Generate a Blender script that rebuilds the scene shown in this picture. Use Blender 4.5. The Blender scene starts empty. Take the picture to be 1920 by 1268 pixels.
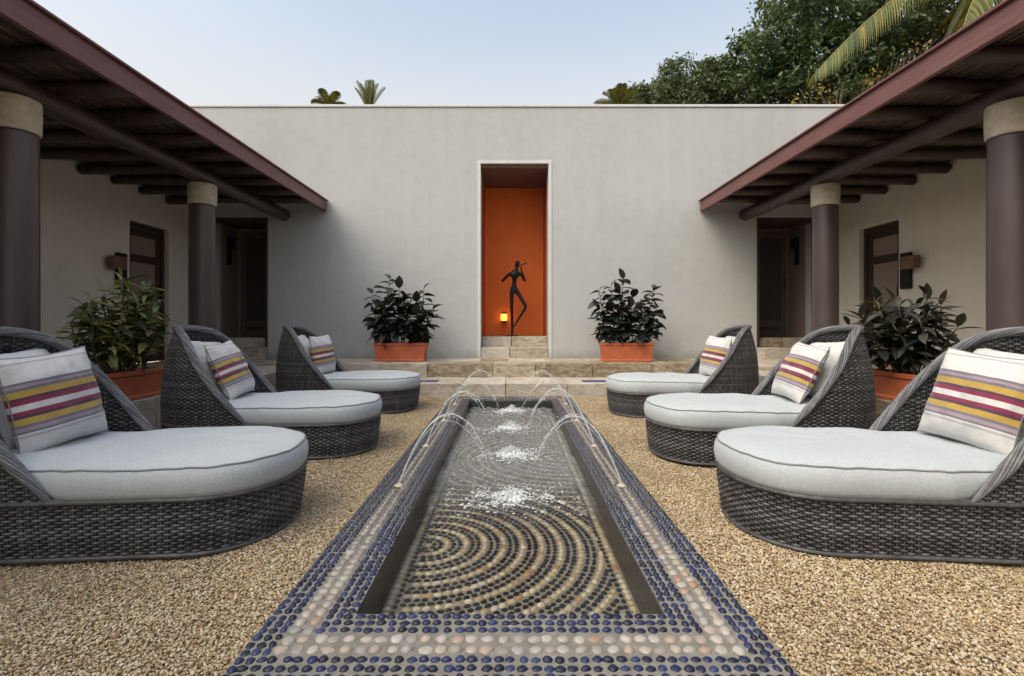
import bpy, bmesh, math, random
import numpy as np
from mathutils import Vector, Matrix, noise as mnoise

random.seed(7)
R = np.random.default_rng(11)
PI = math.pi
rad = math.radians
SC = bpy.context.scene
COL = SC.collection

# ------------------------------------------------------------------ camera
cam = bpy.data.cameras.new('camera')
cam.lens = 18.0
cam.sensor_width = 36.0
cam.shift_x = 0.0016
cam.shift_y = -0.0141
cam.clip_start = 0.05
cam.clip_end = 600
cam_o = bpy.data.objects.new('camera', cam)
cam_o.location = (0, 0, 1.0)
cam_o.rotation_euler = (PI / 2, 0, 0)
COL.objects.link(cam_o)
SC.camera = cam_o

# ------------------------------------------------------------------ sky, sun, exposure
SUN_AZ, SUN_EL = rad(231), rad(51)
world = bpy.data.worlds.new('World')
SC.world = world
world.use_nodes = True
wn = world.node_tree.nodes
sky = wn.new('ShaderNodeTexSky')
sky.sky_type = 'NISHITA'
sky.sun_disc = False
sky.sun_elevation = SUN_EL
sky.sun_rotation = SUN_AZ
sky.altitude = 0
sky.air_density = 2.0
sky.dust_density = 5.5
sky.ozone_density = 0.1
hs = wn.new('ShaderNodeHueSaturation')
hs.inputs['Hue'].default_value = 0.515
hs.inputs['Saturation'].default_value = 0.74
world.node_tree.links.new(sky.outputs[0], hs.inputs['Color'])
# pale haze low over the horizon, the same all the way round
w_tc = wn.new('ShaderNodeTexCoord')
w_sep = wn.new('ShaderNodeSeparateXYZ')
w_map = wn.new('ShaderNodeMapRange')
w_map.interpolation_type = 'SMOOTHSTEP'
w_map.inputs[1].default_value = 0.34
w_map.inputs[2].default_value = 0.53
w_map.inputs[3].default_value = 0.62
w_map.inputs[4].default_value = 0.0
w_mix = wn.new('ShaderNodeMix')
w_mix.data_type = 'RGBA'
w_mix.inputs[7].default_value = (3.45, 3.42, 3.40, 1)
world.node_tree.links.new(w_tc.outputs['Generated'], w_sep.inputs[0])
world.node_tree.links.new(w_sep.outputs[2], w_map.inputs[0])
world.node_tree.links.new(w_map.outputs[0], w_mix.inputs[0])
world.node_tree.links.new(hs.outputs[0], w_mix.inputs[6])
world.node_tree.links.new(w_mix.outputs[2], wn['Background'].inputs[0])
wn['Background'].inputs[1].default_value = 0.15
sun = bpy.data.lights.new('sun', 'SUN')
sun.energy = 0.5
sun.angle = rad(70)
sun.color = (1.0, 0.98, 0.95)
sun_o = bpy.data.objects.new('sun', sun)
sdir = Vector((math.sin(SUN_AZ) * math.cos(SUN_EL), math.cos(SUN_AZ) * math.cos(SUN_EL), math.sin(SUN_EL)))
sun_o.rotation_euler = (-sdir).to_track_quat('-Z', 'Y').to_euler()
sun_o.location = sdir * 40
COL.objects.link(sun_o)
SC.view_settings.view_transform = 'Standard'
SC.view_settings.look = 'None'
SC.view_settings.gamma = 1.0
SC.view_settings.use_curve_mapping = False
SC.view_settings.exposure = 0.72
SC.render.engine = 'CYCLES'
SC.cycles.use_denoising = True
SC.cycles.max_bounces = 10
SC.cycles.transparent_max_bounces = 16
SC.cycles.caustics_reflective = False
SC.cycles.caustics_refractive = False


# ------------------------------------------------------------------ helpers
def tag(o, label=None, cat=None, group=None, kind=None):
    if label: o['label'] = label
    if cat: o['category'] = cat
    if group: o['group'] = group
    if kind: o['kind'] = kind
    return o


def empty(name, loc=(0, 0, 0), rz=0.0):
    o = bpy.data.objects.new(name, None)
    o.empty_display_size = 0.1
    o.location = loc
    o.rotation_euler = (0, 0, rz)
    COL.objects.link(o)
    return o


def link(name, me, mat=None, parent=None, loc=None, rot=None, smooth=False):
    o = bpy.data.objects.new(name, me)
    COL.objects.link(o)
    if mat is not None and len(me.materials) == 0: me.materials.append(mat)
    if parent is not None: o.parent = parent
    if loc is not None: o.location = loc
    if rot is not None: o.rotation_euler = rot
    if smooth and len(me.polygons):
        me.polygons.foreach_set('use_smooth', np.ones(len(me.polygons), dtype=bool))
    return o


def mesh_np(name, V, F):
    """V (n,3) array, F (m,k) array of equal sized faces or a list of such arrays"""
    me = bpy.data.meshes.new(name)
    if not isinstance(F, (list, tuple)): F = [F]
    F = [np.asarray(f, dtype=np.int32) for f in F if len(f)]
    V = np.asarray(V, dtype=np.float32)
    me.vertices.add(len(V))
    me.vertices.foreach_set('co', V.ravel())
    loops = np.concatenate([f.ravel() for f in F])
    counts = np.concatenate([np.full(len(f), f.shape[1], dtype=np.int32) for f in F])
    starts = np.concatenate([[0], np.cumsum(counts)[:-1]]).astype(np.int32)
    me.loops.add(len(loops))
    me.loops.foreach_set('vertex_index', loops)
    me.polygons.add(len(counts))
    me.polygons.foreach_set('loop_start', starts)
    me.polygons.foreach_set('loop_total', counts)
    me.update(calc_edges=True)
    me.validate()
    return me


class MB:
    """collects pieces of one part"""
    def __init__(s): s.v = []; s.f = []; s.n = 0
    def add(s, V, F):
        V = np.asarray(V, dtype=np.float32)
        s.v.append(V); s.f += [tuple(int(i) + s.n for i in f) for f in F]; s.n += len(V)
    def box(s, x0, x1, y0, y1, z0, z1):
        V = [(x, y, z) for z in (z0, z1) for y in (y0, y1) for x in (x0, x1)]
        s.add(V, [(0, 2, 3, 1), (4, 5, 7, 6), (0, 1, 5, 4), (2, 6, 7, 3), (0, 4, 6, 2), (1, 3, 7, 5)])
    def tube(s, pts, rads, n=8, caps=True):
        V, F = tube_np(pts, rads, n)
        k = len(pts)
        F = [tuple(f) for f in F]
        if caps: F += [tuple(range(n))[::-1], tuple(range((k - 1) * n, k * n))]
        s.add(V, F)
    def mesh(s, name):
        me = bpy.data.meshes.new(name)
        me.from_pydata(np.concatenate(s.v).tolist(), [], s.f); me.update(); return me
    def build(s, name, mat, parent=None, smooth=False, loc=None):
        return link(name, s.mesh(name), mat, parent, loc, smooth=smooth)


def tube_np(pts, rads, n=8, closed=False):
    P = np.asarray(pts, dtype=float)
    k = len(P)
    if np.isscalar(rads): rads = np.full(k, rads)
    T = np.gradient(P, axis=0) if not closed else (np.roll(P, -1, 0) - np.roll(P, 1, 0))
    T /= np.linalg.norm(T, axis=1)[:, None] + 1e-12
    up = np.array([0, 0, 1.0])
    if abs(T[:, 2]).max() > .97 and abs(T[:, 2]).mean() > .6: up = np.array([0, 1.0, 0])
    A = np.cross(T, up); A /= np.linalg.norm(A, axis=1)[:, None] + 1e-12
    B = np.cross(A, T)
    th = np.linspace(0, 2 * PI, n, endpoint=False)
    V = P[:, None, :] + np.asarray(rads)[:, None, None] * (np.cos(th)[None, :, None] * A[:, None, :] + np.sin(th)[None, :, None] * B[:, None, :])
    i = np.arange(k if closed else k - 1)[:, None]; j = np.arange(n)[None, :]
    i2 = (i + 1) % k
    F = np.stack([i * n + j, i * n + (j + 1) % n, i2 * n + (j + 1) % n, i2 * n + j], -1).reshape(-1, 4)
    return V.reshape(-1, 3), F


def chamfer_mesh(name, sx, sy, sz, b=0.008, seg=2, jitter=0.0, seed=0, taper=None):
    bm = bmesh.new()
    bmesh.ops.create_cube(bm, size=1)
    rr = random.Random(seed)
    for v in bm.verts:
        k = 1.0
        if taper and v.co.z < 0: k = taper
        v.co = Vector((v.co.x * sx * k, v.co.y * sy * k, v.co.z * sz)) + Vector((rr.uniform(-1, 1), rr.uniform(-1, 1), rr.uniform(-.6, .6))) * jitter
    if b > 0: bmesh.ops.bevel(bm, geom=bm.edges[:] + bm.verts[:], offset=b, segments=seg, affect='EDGES', profile=.6)
    me = bpy.data.meshes.new(name); bm.to_mesh(me); bm.free()
    return me


def cbox(name, x0, x1, y0, y1, z0, z1, mat, parent=None, b=0.008, jitter=0.0, seed=0, seg=2):
    me = chamfer_mesh(name, x1 - x0, y1 - y0, z1 - z0, b, seg, jitter, seed)
    return link(name, me, mat, parent, ((x0 + x1) / 2, (y0 + y1) / 2, (z0 + z1) / 2))


# ------------------------------------------------------------------ materials
def new_mat(name):
    m = bpy.data.materials.new(name); m.use_nodes = True
    nt = m.node_tree
    return m, nt, nt.nodes['Principled BSDF']


def ramp(nt, fac, stops, interp='LINEAR'):
    r = nt.nodes.new('ShaderNodeValToRGB')
    r.color_ramp.interpolation = interp
    e = r.color_ramp.elements
    while len(e) > 1: e.remove(e[-1])
    e[0].position = stops[0][0]; e[0].color = (*stops[0][1], 1)
    for p, c in stops[1:]:
        q = e.new(p); q.color = (*c, 1)
    nt.links.new(fac, r.inputs[0])
    return r.outputs[0]


def noise_tex(nt, scale, detail=4, rough=.55, vec=None, stretch=None):
    t = nt.nodes.new('ShaderNodeTexNoise')
    t.inputs['Scale'].default_value = scale; t.inputs['Detail'].default_value = detail; t.inputs['Roughness'].default_value = rough
    if vec is None:
        vec = nt.nodes.new('ShaderNodeTexCoord').outputs['Object']
    if stretch:
        mp = nt.nodes.new('ShaderNodeMapping'); mp.inputs['Scale'].default_value = stretch
        nt.links.new(vec, mp.inputs[0]); vec = mp.outputs[0]
    nt.links.new(vec, t.inputs['Vector'])
    return t.outputs['Fac']


def geo_pos(nt): return nt.nodes.new('ShaderNodeNewGeometry').outputs['Position']


def bump(nt, bsdf, h, strength=.3, dist=.01):
    b = nt.nodes.new('ShaderNodeBump'); b.inputs['Strength'].default_value = strength; b.inputs['Distance'].default_value = dist
    nt.links.new(h, b.inputs['Height']); nt.links.new(b.outputs[0], bsdf.inputs['Normal'])
    return b


def mixc(nt, fac, a, b, mode='MIX'):
    m = nt.nodes.new('ShaderNodeMix'); m.data_type = 'RGBA'; m.blend_type = mode
    for s, v in ((m.inputs[0], fac), (m.inputs[6], a), (m.inputs[7], b)):
        if hasattr(v, 'links'): nt.links.new(v, s)
        elif isinstance(v, (int, float)): s.default_value = v
        else: s.default_value = (*v, 1)
    return m.outputs[2]


def math_n(nt, op, a, b=None, clamp=False):
    m = nt.nodes.new('ShaderNodeMath'); m.operation = op; m.use_clamp = clamp
    for s, v in ((m.inputs[0], a), (m.inputs[1], b)):
        if v is None: continue
        if hasattr(v, 'links'): nt.links.new(v, s)
        else: s.default_value = v
    return m.outputs[0]


def mat_simple(name, c0, c1, scale=6, rough=.6, bscale=60, bstr=.2, bdist=.004, stretch=None, spec=.5, world_pos=False, rnd=0.0, metal=0.0):
    m, nt, b = new_mat(name)
    vec = geo_pos(nt) if world_pos else None
    f = noise_tex(nt, scale, 5, .6, vec, stretch)
    c = ramp(nt, f, [(.3, c0), (.7, c1)])
    if rnd:
        oi = nt.nodes.new('ShaderNodeObjectInfo').outputs['Random']
        k = math_n(nt, 'ADD', math_n(nt, 'MULTIPLY', oi, rnd * 2), 1 - rnd)
        hsv = nt.nodes.new('ShaderNodeHueSaturation'); nt.links.new(k, hsv.inputs['Value']); nt.links.new(c, hsv.inputs['Color']); c = hsv.outputs[0]
    nt.links.new(c, b.inputs['Base Color'])
    b.inputs['Roughness'].default_value = rough; b.inputs['Specular IOR Level'].default_value = spec
    b.inputs['Metallic'].default_value = metal
    if bstr:
        bump(nt, b, noise_tex(nt, bscale, 5, .6, vec, stretch), bstr, bdist)
    return m


def mat_plaster(name, base, dark):
    m, nt, b = new_mat(name)
    p = geo_pos(nt)
    f1 = noise_tex(nt, .55, 5, .6, p)
    f2 = noise_tex(nt, 5.0, 6, .65, p)
    st = noise_tex(nt, 3.0, 4, .6, p, (2.2, 2.2, .12))
    f = math_n(nt, 'ADD', math_n(nt, 'MULTIPLY', f1, .45), math_n(nt, 'ADD', math_n(nt, 'MULTIPLY', f2, .35), math_n(nt, 'MULTIPLY', st, .2)))
    c = ramp(nt, f, [(.36, dark), (.52, base), (.66, tuple(min(1, x * 1.05) for x in base))])
    # grime just above the floor and a thin weathered stain below the coping
    sep = nt.nodes.new('ShaderNodeSeparateXYZ'); nt.links.new(p, sep.inputs[0])
    n2 = noise_tex(nt, 2.2, 5, .7, p)
    hz = math_n(nt, 'ADD', sep.outputs[2], math_n(nt, 'MULTIPLY', n2, .35))
    g = ramp(nt, hz, [(.52, (.62, .60, .56)), (.72, (1, 1, 1))])
    c = mixc(nt, .8, c, g, 'MULTIPLY')
    nt.links.new(c, b.inputs['Base Color'])
    b.inputs['Roughness'].default_value = .85; b.inputs['Specular IOR Level'].default_value = .25
    h = math_n(nt, 'ADD', noise_tex(nt, 7, 6, .65, p), math_n(nt, 'MULTIPLY', noise_tex(nt, 90, 3, .6, p), .25))
    bump(nt, b, h, .35, .02)
    return m


M = {}
M['plaster'] = mat_plaster('plaster', (.452, .46, .464), (.405, .412, .416))
M['plaster_cream'] = mat_plaster('plaster_cream', (.64, .60, .54), (.56, .525, .47))
M['plaster_trim'] = mat_plaster('plaster_trim', (.60, .61, .62), (.54, .55, .56))
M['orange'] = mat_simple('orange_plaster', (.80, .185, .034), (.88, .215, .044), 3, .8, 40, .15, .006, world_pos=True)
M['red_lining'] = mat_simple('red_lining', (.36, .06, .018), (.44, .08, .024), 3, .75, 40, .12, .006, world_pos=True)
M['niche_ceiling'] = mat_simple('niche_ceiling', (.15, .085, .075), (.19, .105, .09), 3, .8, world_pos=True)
M['column'] = mat_simple('column_paint', (.050, .036, .038), (.080, .057, .057), 3.2, .38, 30, .25, .006, (1, 1, .4))
M['capital'] = mat_simple('capital_stone', (.36, .31, .235), (.56, .49, .39), 9, .8, 45, .5, .01)
M['fascia'] = mat_simple('fascia_timber', (.115, .043, .042), (.185, .080, .076), 5, .5, 30, .25, .004, (8, .6, 8), world_pos=True)
M['timber'] = mat_simple('dark_timber', (.034, .022, .019), (.075, .047, .038), 6, .5, 40, .3, .004, rnd=.25)
M['slat'] = mat_simple('reed_slat', (.075, .055, .042), (.15, .105, .075), 9, .6, 40, .3, .003, rnd=.35)
M['door'] = mat_simple('door_timber', (.032, .018, .013), (.062, .034, .023), 7, .42, 30, .25, .003, (9, 9, .7))
M['doorlight'] = mat_simple('panelling_timber', (.21, .155, .13), (.29, .215, .18), 6, .5, 30, .25, .003, (9, 9, .7))
M['inner_panel'] = mat_simple('inner_door_panel', (.030, .029, .034), (.05, .048, .054), 7, .5, 30, .2, .003, (9, 9, .7))
M['inner_frame'] = mat_simple('inner_door_frame', (.085, .062, .052), (.13, .095, .078), 7, .5, 30, .2, .003, (9, 9, .7))
M['steel_dark'] = mat_simple('black_metal', (.008, .008, .010), (.016, .016, .018), 12, .4, metal=.4)
M['copper'] = mat_simple('copper_box', (.13, .075, .048), (.20, .115, .072), 12, .45, metal=.3)
M['terracotta'] = mat_simple('terracotta', (.40, .092, .035), (.52, .140, .058), 9, .65, 60, .25, .004, rnd=.06)
M['soil'] = mat_simple('soil', (.02, .014, .01), (.06, .045, .032), 40, .95, 60, .8, .02)
M['stem'] = mat_simple('plant_stem', (.07, .055, .03), (.12, .10, .06), 20, .7)
M['bark'] = mat_simple('bark', (.06, .045, .035), (.15, .115, .09), 6, .9, 18, .8, .03, (3, 3, .6))
M['bronze'] = mat_simple('dark_bronze', (.006, .007, .010), (.016, .018, .024), 14, .34, 60, .2, .003, metal=.55)


def mat_stone(name, cs, rough=.8):
    m, nt, b = new_mat(name)
    p = geo_pos(nt)
    oi = nt.nodes.new('ShaderNodeObjectInfo').outputs['Random']
    f = noise_tex(nt, 9, 6, .7, p, (1, 1, 2.6))
    f = math_n(nt, 'ADD', math_n(nt, 'MULTIPLY', f, .75), math_n(nt, 'MULTIPLY', oi, .25))
    c = ramp(nt, f, cs)
    v = noise_tex(nt, 2.2, 5, .6, p)
    c = mixc(nt, .55, c, ramp(nt, v, [(.35, (.60, .54, .44)), (.6, (1, 1, 1))]), 'MULTIPLY')
    nt.links.new(c, b.inputs['Base Color']); b.inputs['Roughness'].default_value = rough
    h = math_n(nt, 'ADD', noise_tex(nt, 16, 6, .7, p, (1, 1, 2.5)), math_n(nt, 'MULTIPLY', noise_tex(nt, 70, 4, .6, p), .3))
    bump(nt, b, h, .7, .03)
    return m


M['stone'] = mat_stone('terrace_stone', [(.34, (.23, .18, .12)), (.46, (.42, .35, .26)), (.56, (.52, .47, .40)), (.68, (.60, .56, .50))])
M['floor_mortar'] = mat_simple('floor_mortar', (.22, .185, .13), (.34, .285, .20), 25, .9, 120, .4, .006, world_pos=True, spec=.1)
def wet_rough(nt, b, dry, wet):
    """spray from the jets keeps the far part of the rim wet: darker, with a film of water"""
    p = geo_pos(nt)
    sep = nt.nodes.new('ShaderNodeSeparateXYZ'); nt.links.new(p, sep.inputs[0])
    yy = math_n(nt, 'ADD', sep.outputs[1], math_n(nt, 'MULTIPLY', noise_tex(nt, 3, 4, .6, p), 1.2))
    def mr(a, c):
        ro = nt.nodes.new('ShaderNodeMapRange'); nt.links.new(yy, ro.inputs[0])
        ro.inputs[1].default_value = 2.6; ro.inputs[2].default_value = 3.5; ro.inputs[3].default_value = a; ro.inputs[4].default_value = c
        return ro.outputs[0]
    nt.links.new(mr(dry, wet), b.inputs['Roughness'])
    nt.links.new(mr(0, 1), b.inputs['Coat Weight']); b.inputs['Coat Roughness'].default_value = .06
    src = b.inputs['Base Color'].links[0].from_socket
    hsv = nt.nodes.new('ShaderNodeHueSaturation'); nt.links.new(mr(1.0, .50), hsv.inputs['Value']); nt.links.new(src, hsv.inputs['Color'])
    nt.links.new(hsv.outputs[0], b.inputs['Base Color'])


M['mortar'] = mat_simple('mosaic_mortar', (.15, .14, .12), (.26, .243, .21), 25, .8, 120, .6, .006, world_pos=True)
wet_rough(M['mortar'].node_tree, M['mortar'].node_tree.nodes['Principled BSDF'], .8, .12)


def mat_pebble(name, stops, wet=False):
    m, nt, b = new_mat(name)
    oi = nt.nodes.new('ShaderNodeObjectInfo').outputs['Random']
    isl = nt.nodes.new('ShaderNodeNewGeometry').outputs['Random Per Island']
    r = math_n(nt, 'FRACT', math_n(nt, 'ADD', math_n(nt, 'MULTIPLY', oi, 7.31), math_n(nt, 'MULTIPLY', isl, 5.17)))
    c = ramp(nt, r, stops)
    n = noise_tex(nt, 60, 3, .6, geo_pos(nt))
    c = mixc(nt, .6, c, ramp(nt, n, [(.3, (.62, .62, .62)), (.7, (1.15, 1.12, 1.1))]), 'MULTIPLY')
    nt.links.new(c, b.inputs['Base Color'])
    if wet: b.inputs['Roughness'].default_value = .7; b.inputs['Specular IOR Level'].default_value = .1
    else: wet_rough(nt, b, .5, .08)
    return m


M['blue_pebble'] = mat_pebble('navy_pebble', [(0, (.006, .008, .022)), (.4, (.008, .013, .048)), (.75, (.013, .022, .085)), (1, (.030, .045, .13))])
M['pale_pebble'] = mat_pebble('pale_pebble', [(0, (.28, .25, .22)), (.3, (.44, .41, .37)), (.5, (.37, .29, .24)), (.62, (.28, .275, .27)), (.82, (.42, .385, .34)), (.95, (.34, .22, .15)), (1, (.44, .44, .44))])
M['floor_dark'] = mat_pebble('dark_floor_pebble', [(0, (.004, .005, .008)), (.6, (.007, .010, .020)), (1, (.016, .022, .045))], True)
M['floor_pale'] = mat_pebble('pale_floor_pebble', [(0, (.58, .44, .27)), (.35, (.70, .55, .34)), (.6, (.76, .66, .50)), (.78, (.52, .26, .10)), (.88, (.50, .42, .32)), (1, (.74, .65, .52))], True)
M['pool_wall'] = mat_simple('pool_wall', (.018, .020, .024), (.045, .046, .046), 14, .25, 50, .5, .01, world_pos=True)


def mat_gravel():
    m, nt, b = new_mat('gravel_stone')
    oi = nt.nodes.new('ShaderNodeObjectInfo').outputs['Random']
    c = ramp(nt, oi, [(0, (.20, .13, .07)), (.12, (.37, .255, .14)), (.36, (.50, .365, .195)), (.62, (.61, .475, .29)), (.82, (.68, .58, .42)), (.93, (.70, .64, .54)), (1, (.33, .21, .12))])
    n = noise_tex(nt, 70, 3, .6, geo_pos(nt))
    c = mixc(nt, .5, c, ramp(nt, n, [(.3, (.7, .68, .64)), (.7, (1.1, 1.1, 1.1))]), 'MULTIPLY')
    big = noise_tex(nt, 1.1, 4, .6, geo_pos(nt))
    c = mixc(nt, .5, c, ramp(nt, big, [(.36, (.55, .55, .55)), (.62, (.86, .89, .92))]), 'MULTIPLY')
    nt.links.new(c, b.inputs['Base Color']); b.inputs['Roughness'].default_value = .7
    return m


M['gravel'] = mat_gravel()
M['ground'] = mat_simple('packed_gravel', (.13, .095, .055), (.34, .26, .16), 55, .9, 90, .8, .015, world_pos=True)


def mat_wicker(name, lo, hi):
    m, nt, b = new_mat(name)
    isl = nt.nodes.new('ShaderNodeNewGeometry').outputs['Random Per Island']
    n = noise_tex(nt, 16, 4, .7)
    f = math_n(nt, 'ADD', math_n(nt, 'MULTIPLY', n, .8), math_n(nt, 'MULTIPLY', math_n(nt, 'SUBTRACT', isl, .5), .35))
    c = ramp(nt, f, [(.22, lo), (.45, tuple((a + d) / 2 for a, d in zip(lo, hi))), (.7, hi)])
    nt.links.new(c, b.inputs['Base Color']); b.inputs['Roughness'].default_value = .5
    bump(nt, b, noise_tex(nt, 140, 3, .6), .35, .003)
    return m


M['wicker'] = mat_wicker('grey_wicker', (.034, .034, .039), (.150, .148, .158))
M['wicker_light'] = mat_wicker('grey_wicker_rim', (.075, .075, .082), (.21, .21, .225))
M['liner'] = mat_simple('wicker_liner', (.012, .011, .011), (.024, .021, .020), 20, .8)


def mat_fabric(name, c0, c1, weave=330, bstr=.25):
    m, nt, b = new_mat(name)
    tc = nt.nodes.new('ShaderNodeTexCoord').outputs['Object']
    c = ramp(nt, noise_tex(nt, 130, 3, .7, tc), [(.3, c0), (.7, c1)])
    slub = noise_tex(nt, 40, 3, .6, tc, (6, .6, 6))
    c = mixc(nt, .35, c, ramp(nt, slub, [(.35, (.82, .83, .84)), (.65, (1.06, 1.06, 1.06))]), 'MULTIPLY')
    nt.links.new(c, b.inputs['Base Color']); b.inputs['Roughness'].default_value = .9
    b.inputs['Sheen Weight'].default_value = .25
    h = math_n(nt, 'ADD', noise_tex(nt, weave, 2, .5, tc), math_n(nt, 'MULTIPLY', noise_tex(nt, 7, 4, .6, tc), 2.2))
    bump(nt, b, h, bstr, .006)
    return m


M['cushion'] = mat_fabric('pale_grey_canvas', (.375, .41, .435), (.49, .53, .555))
M['piping'] = mat_fabric('grey_piping', (.17, .18, .185), (.24, .25, .255))
M['pillow_plain'] = mat_fabric('plain_white_canvas', (.50, .505, .505), (.62, .62, .61))


def mat_stripes():
    m, nt, b = new_mat('striped_canvas')
    tc = nt.nodes.new('ShaderNodeTexCoord').outputs['Object']
    sep = nt.nodes.new('ShaderNodeSeparateXYZ'); nt.links.new(tc, sep.inputs[0])
    v = math_n(nt, 'ADD', math_n(nt, 'DIVIDE', sep.outputs[1], .48), .5)
    v = math_n(nt, 'ADD', v, math_n(nt, 'MULTIPLY', math_n(nt, 'SUBTRACT', noise_tex(nt, 6, 2, .5, tc), .5), .012))
    W = (.60, .595, .59); G = (.17, .155, .19); Mu = (.45, .30, .065); D = (.075, .035, .07); Ma = (.22, .025, .065); P = (.44, .34, .36)
    st = [(0, P), (.035, W), (.20, (.42, .41, .43)), (.225, W), (.245, G), (.265, (.33, .26, .31)), (.30, G), (.325, Mu), (.385, D), (.415, Ma), (.455, W), (.515, Ma), (.555, D), (.585, Mu), (.645, G), (.675, (.33, .26, .31)), (.70, G), (.725, W), (.90, P), (.915, W), (.975, P)]
    c = ramp(nt, v, st, 'CONSTANT')
    fib = noise_tex(nt, 160, 3, .7, tc)
    c = mixc(nt, .7, c, ramp(nt, fib, [(.3, (.80, .80, .80)), (.7, (1.08, 1.08, 1.08))]), 'MULTIPLY')
    nt.links.new(c, b.inputs['Base Color']); b.inputs['Roughness'].default_value = .9; b.inputs['Sheen Weight'].default_value = .2
    h = math_n(nt, 'ADD', noise_tex(nt, 330, 2, .5, tc), math_n(nt, 'MULTIPLY', noise_tex(nt, 9, 4, .6, tc), 2.5))
    bump(nt, b, h, .3, .006)
    return m


M['stripes'] = mat_stripes()


def mat_leaf(name, stops, rough=.4, trans=.25, island=True):
    m, nt, b = new_mat(name)
    oi = nt.nodes.new('ShaderNodeObjectInfo').outputs['Random']
    g = nt.nodes.new('ShaderNodeNewGeometry')
    r = math_n(nt, 'FRACT', math_n(nt, 'ADD', math_n(nt, 'MULTIPLY', oi, 3.7), g.outputs['Random Per Island']))
    c = ramp(nt, r, stops)
    nt.links.new(c, b.inputs['Base Color']); b.inputs['Roughness'].default_value = rough
    tr = nt.nodes.new('ShaderNodeBsdfTranslucent')
    c2 = mixc(nt, 1.0, c, (1.5, 1.6, .7), 'MULTIPLY')
    nt.links.new(c2, tr.inputs[0])
    mx = nt.nodes.new('ShaderNodeMixShader'); mx.inputs[0].default_value = trans
    nt.links.new(b.outputs[0], mx.inputs[1]); nt.links.new(tr.outputs[0], mx.inputs[2])
    nt.links.new(mx.outputs[0], nt.nodes['Material Output'].inputs[0])
    return m


M['leaf_dark'] = mat_leaf('rubber_plant_leaf', [(0, (.012, .016, .016)), (.5, (.022, .029, .026)), (.85, (.042, .052, .042)), (1, (.055, .050, .050))], .42, .10)
M['leaf_croton'] = mat_leaf('croton_leaf', [(0, (.030, .042, .024)), (.3, (.065, .088, .036)), (.55, (.13, .155, .05)), (.78, (.24, .25, .08)), (.93, (.36, .32, .12)), (1, (.14, .07, .055))], .35, .28)
M['leaf_plum'] = mat_leaf('plum_leaf', [(0, (.018, .021, .018)), (.5, (.032, .034, .029)), (.85, (.055, .058, .044)), (1, (.085, .080, .060))], .42, .10)
M['leaf_tree'] = mat_leaf('tree_leaf', [(0, (.028, .048, .020)), (.5, (.050, .085, .034)), (.85, (.085, .13, .048)), (1, (.16, .18, .065))], .45, .25)
M['leaf_grove'] = mat_leaf('grove_leaf', [(0, (.045, .065, .032)), (.5, (.075, .105, .050)), (.9, (.115, .145, .066)), (1, (.18, .17, .085))], .5, .25)
M['leaf_suntint'] = mat_leaf('sun_tinted_leaf', [(0, (.10, .085, .02)), (.35, (.30, .20, .03)), (.7, (.46, .31, .06)), (.9, (.52, .40, .22)), (1, (.10, .12, .03))], .5, .35)  # sunlit glints among the trees painted in as golden leaf colour
M['frond'] = mat_leaf('palm_leaflet', [(0, (.060, .078, .024)), (.4, (.10, .125, .034)), (.75, (.17, .17, .042)), (1, (.28, .22, .05))], .4, .3)
M['frond_dark'] = mat_leaf('palm_leaflet_dark', [(0, (.035, .045, .014)), (.5, (.07, .08, .02)), (.85, (.13, .13, .03)), (1, (.26, .24, .05))], .45, .25)
M['rachis'] = mat_simple('palm_rachis', (.26, .20, .05), (.38, .29, .08), 12, .5)


def mat_water():
    m, nt, b = new_mat('pool_water')
    nt.nodes.remove(b)
    tr = nt.nodes.new('ShaderNodeBsdfTransparent'); tr.inputs[0].default_value = (.90, .92, .91, 1)
    gl = nt.nodes.new('ShaderNodeBsdfGlossy'); gl.inputs['Roughness'].default_value = .03
    fr = nt.nodes.new('ShaderNodeFresnel'); fr.inputs[0].default_value = 1.36
    bp = nt.nodes.new('ShaderNodeBump'); bp.inputs['Strength'].default_value = .7; bp.inputs['Distance'].default_value = .012
    p = geo_pos(nt)
    h = math_n(nt, 'ADD', noise_tex(nt, 15, 3, .55, p, (1, 1.3, 1)), math_n(nt, 'MULTIPLY', noise_tex(nt, 38, 2, .5, p), .35))
    nt.links.new(h, bp.inputs['Height'])
    nt.links.new(bp.outputs[0], gl.inputs['Normal']); nt.links.new(bp.outputs[0], fr.inputs['Normal'])
    df = nt.nodes.new('ShaderNodeBsdfDiffuse'); df.inputs[0].default_value = (.34, .36, .36, 1)   # grey painted in for reflections on the far water, as if bubbly
    sep = nt.nodes.new('ShaderNodeSeparateXYZ'); nt.links.new(p, sep.inputs[0])
    yy = math_n(nt, 'ADD', sep.outputs[1], math_n(nt, 'MULTIPLY', noise_tex(nt, 5, 4, .6, p), 1.0))
    refl_grey = nt.nodes.new('ShaderNodeMapRange'); nt.links.new(yy, refl_grey.inputs[0]); refl_grey.interpolation_type = 'SMOOTHSTEP'
    refl_grey.inputs[1].default_value = 3.1; refl_grey.inputs[2].default_value = 4.3; refl_grey.inputs[3].default_value = 0.0; refl_grey.inputs[4].default_value = .42
    body = nt.nodes.new('ShaderNodeMixShader'); nt.links.new(refl_grey.outputs[0], body.inputs[0]); nt.links.new(tr.outputs[0], body.inputs[1]); nt.links.new(df.outputs[0], body.inputs[2])
    mx = nt.nodes.new('ShaderNodeMixShader')
    nt.links.new(fr.outputs[0], mx.inputs[0]); nt.links.new(body.outputs[0], mx.inputs[1]); nt.links.new(gl.outputs[0], mx.inputs[2])
    nt.links.new(mx.outputs[0], nt.nodes['Material Output'].inputs[0])
    return m


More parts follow.
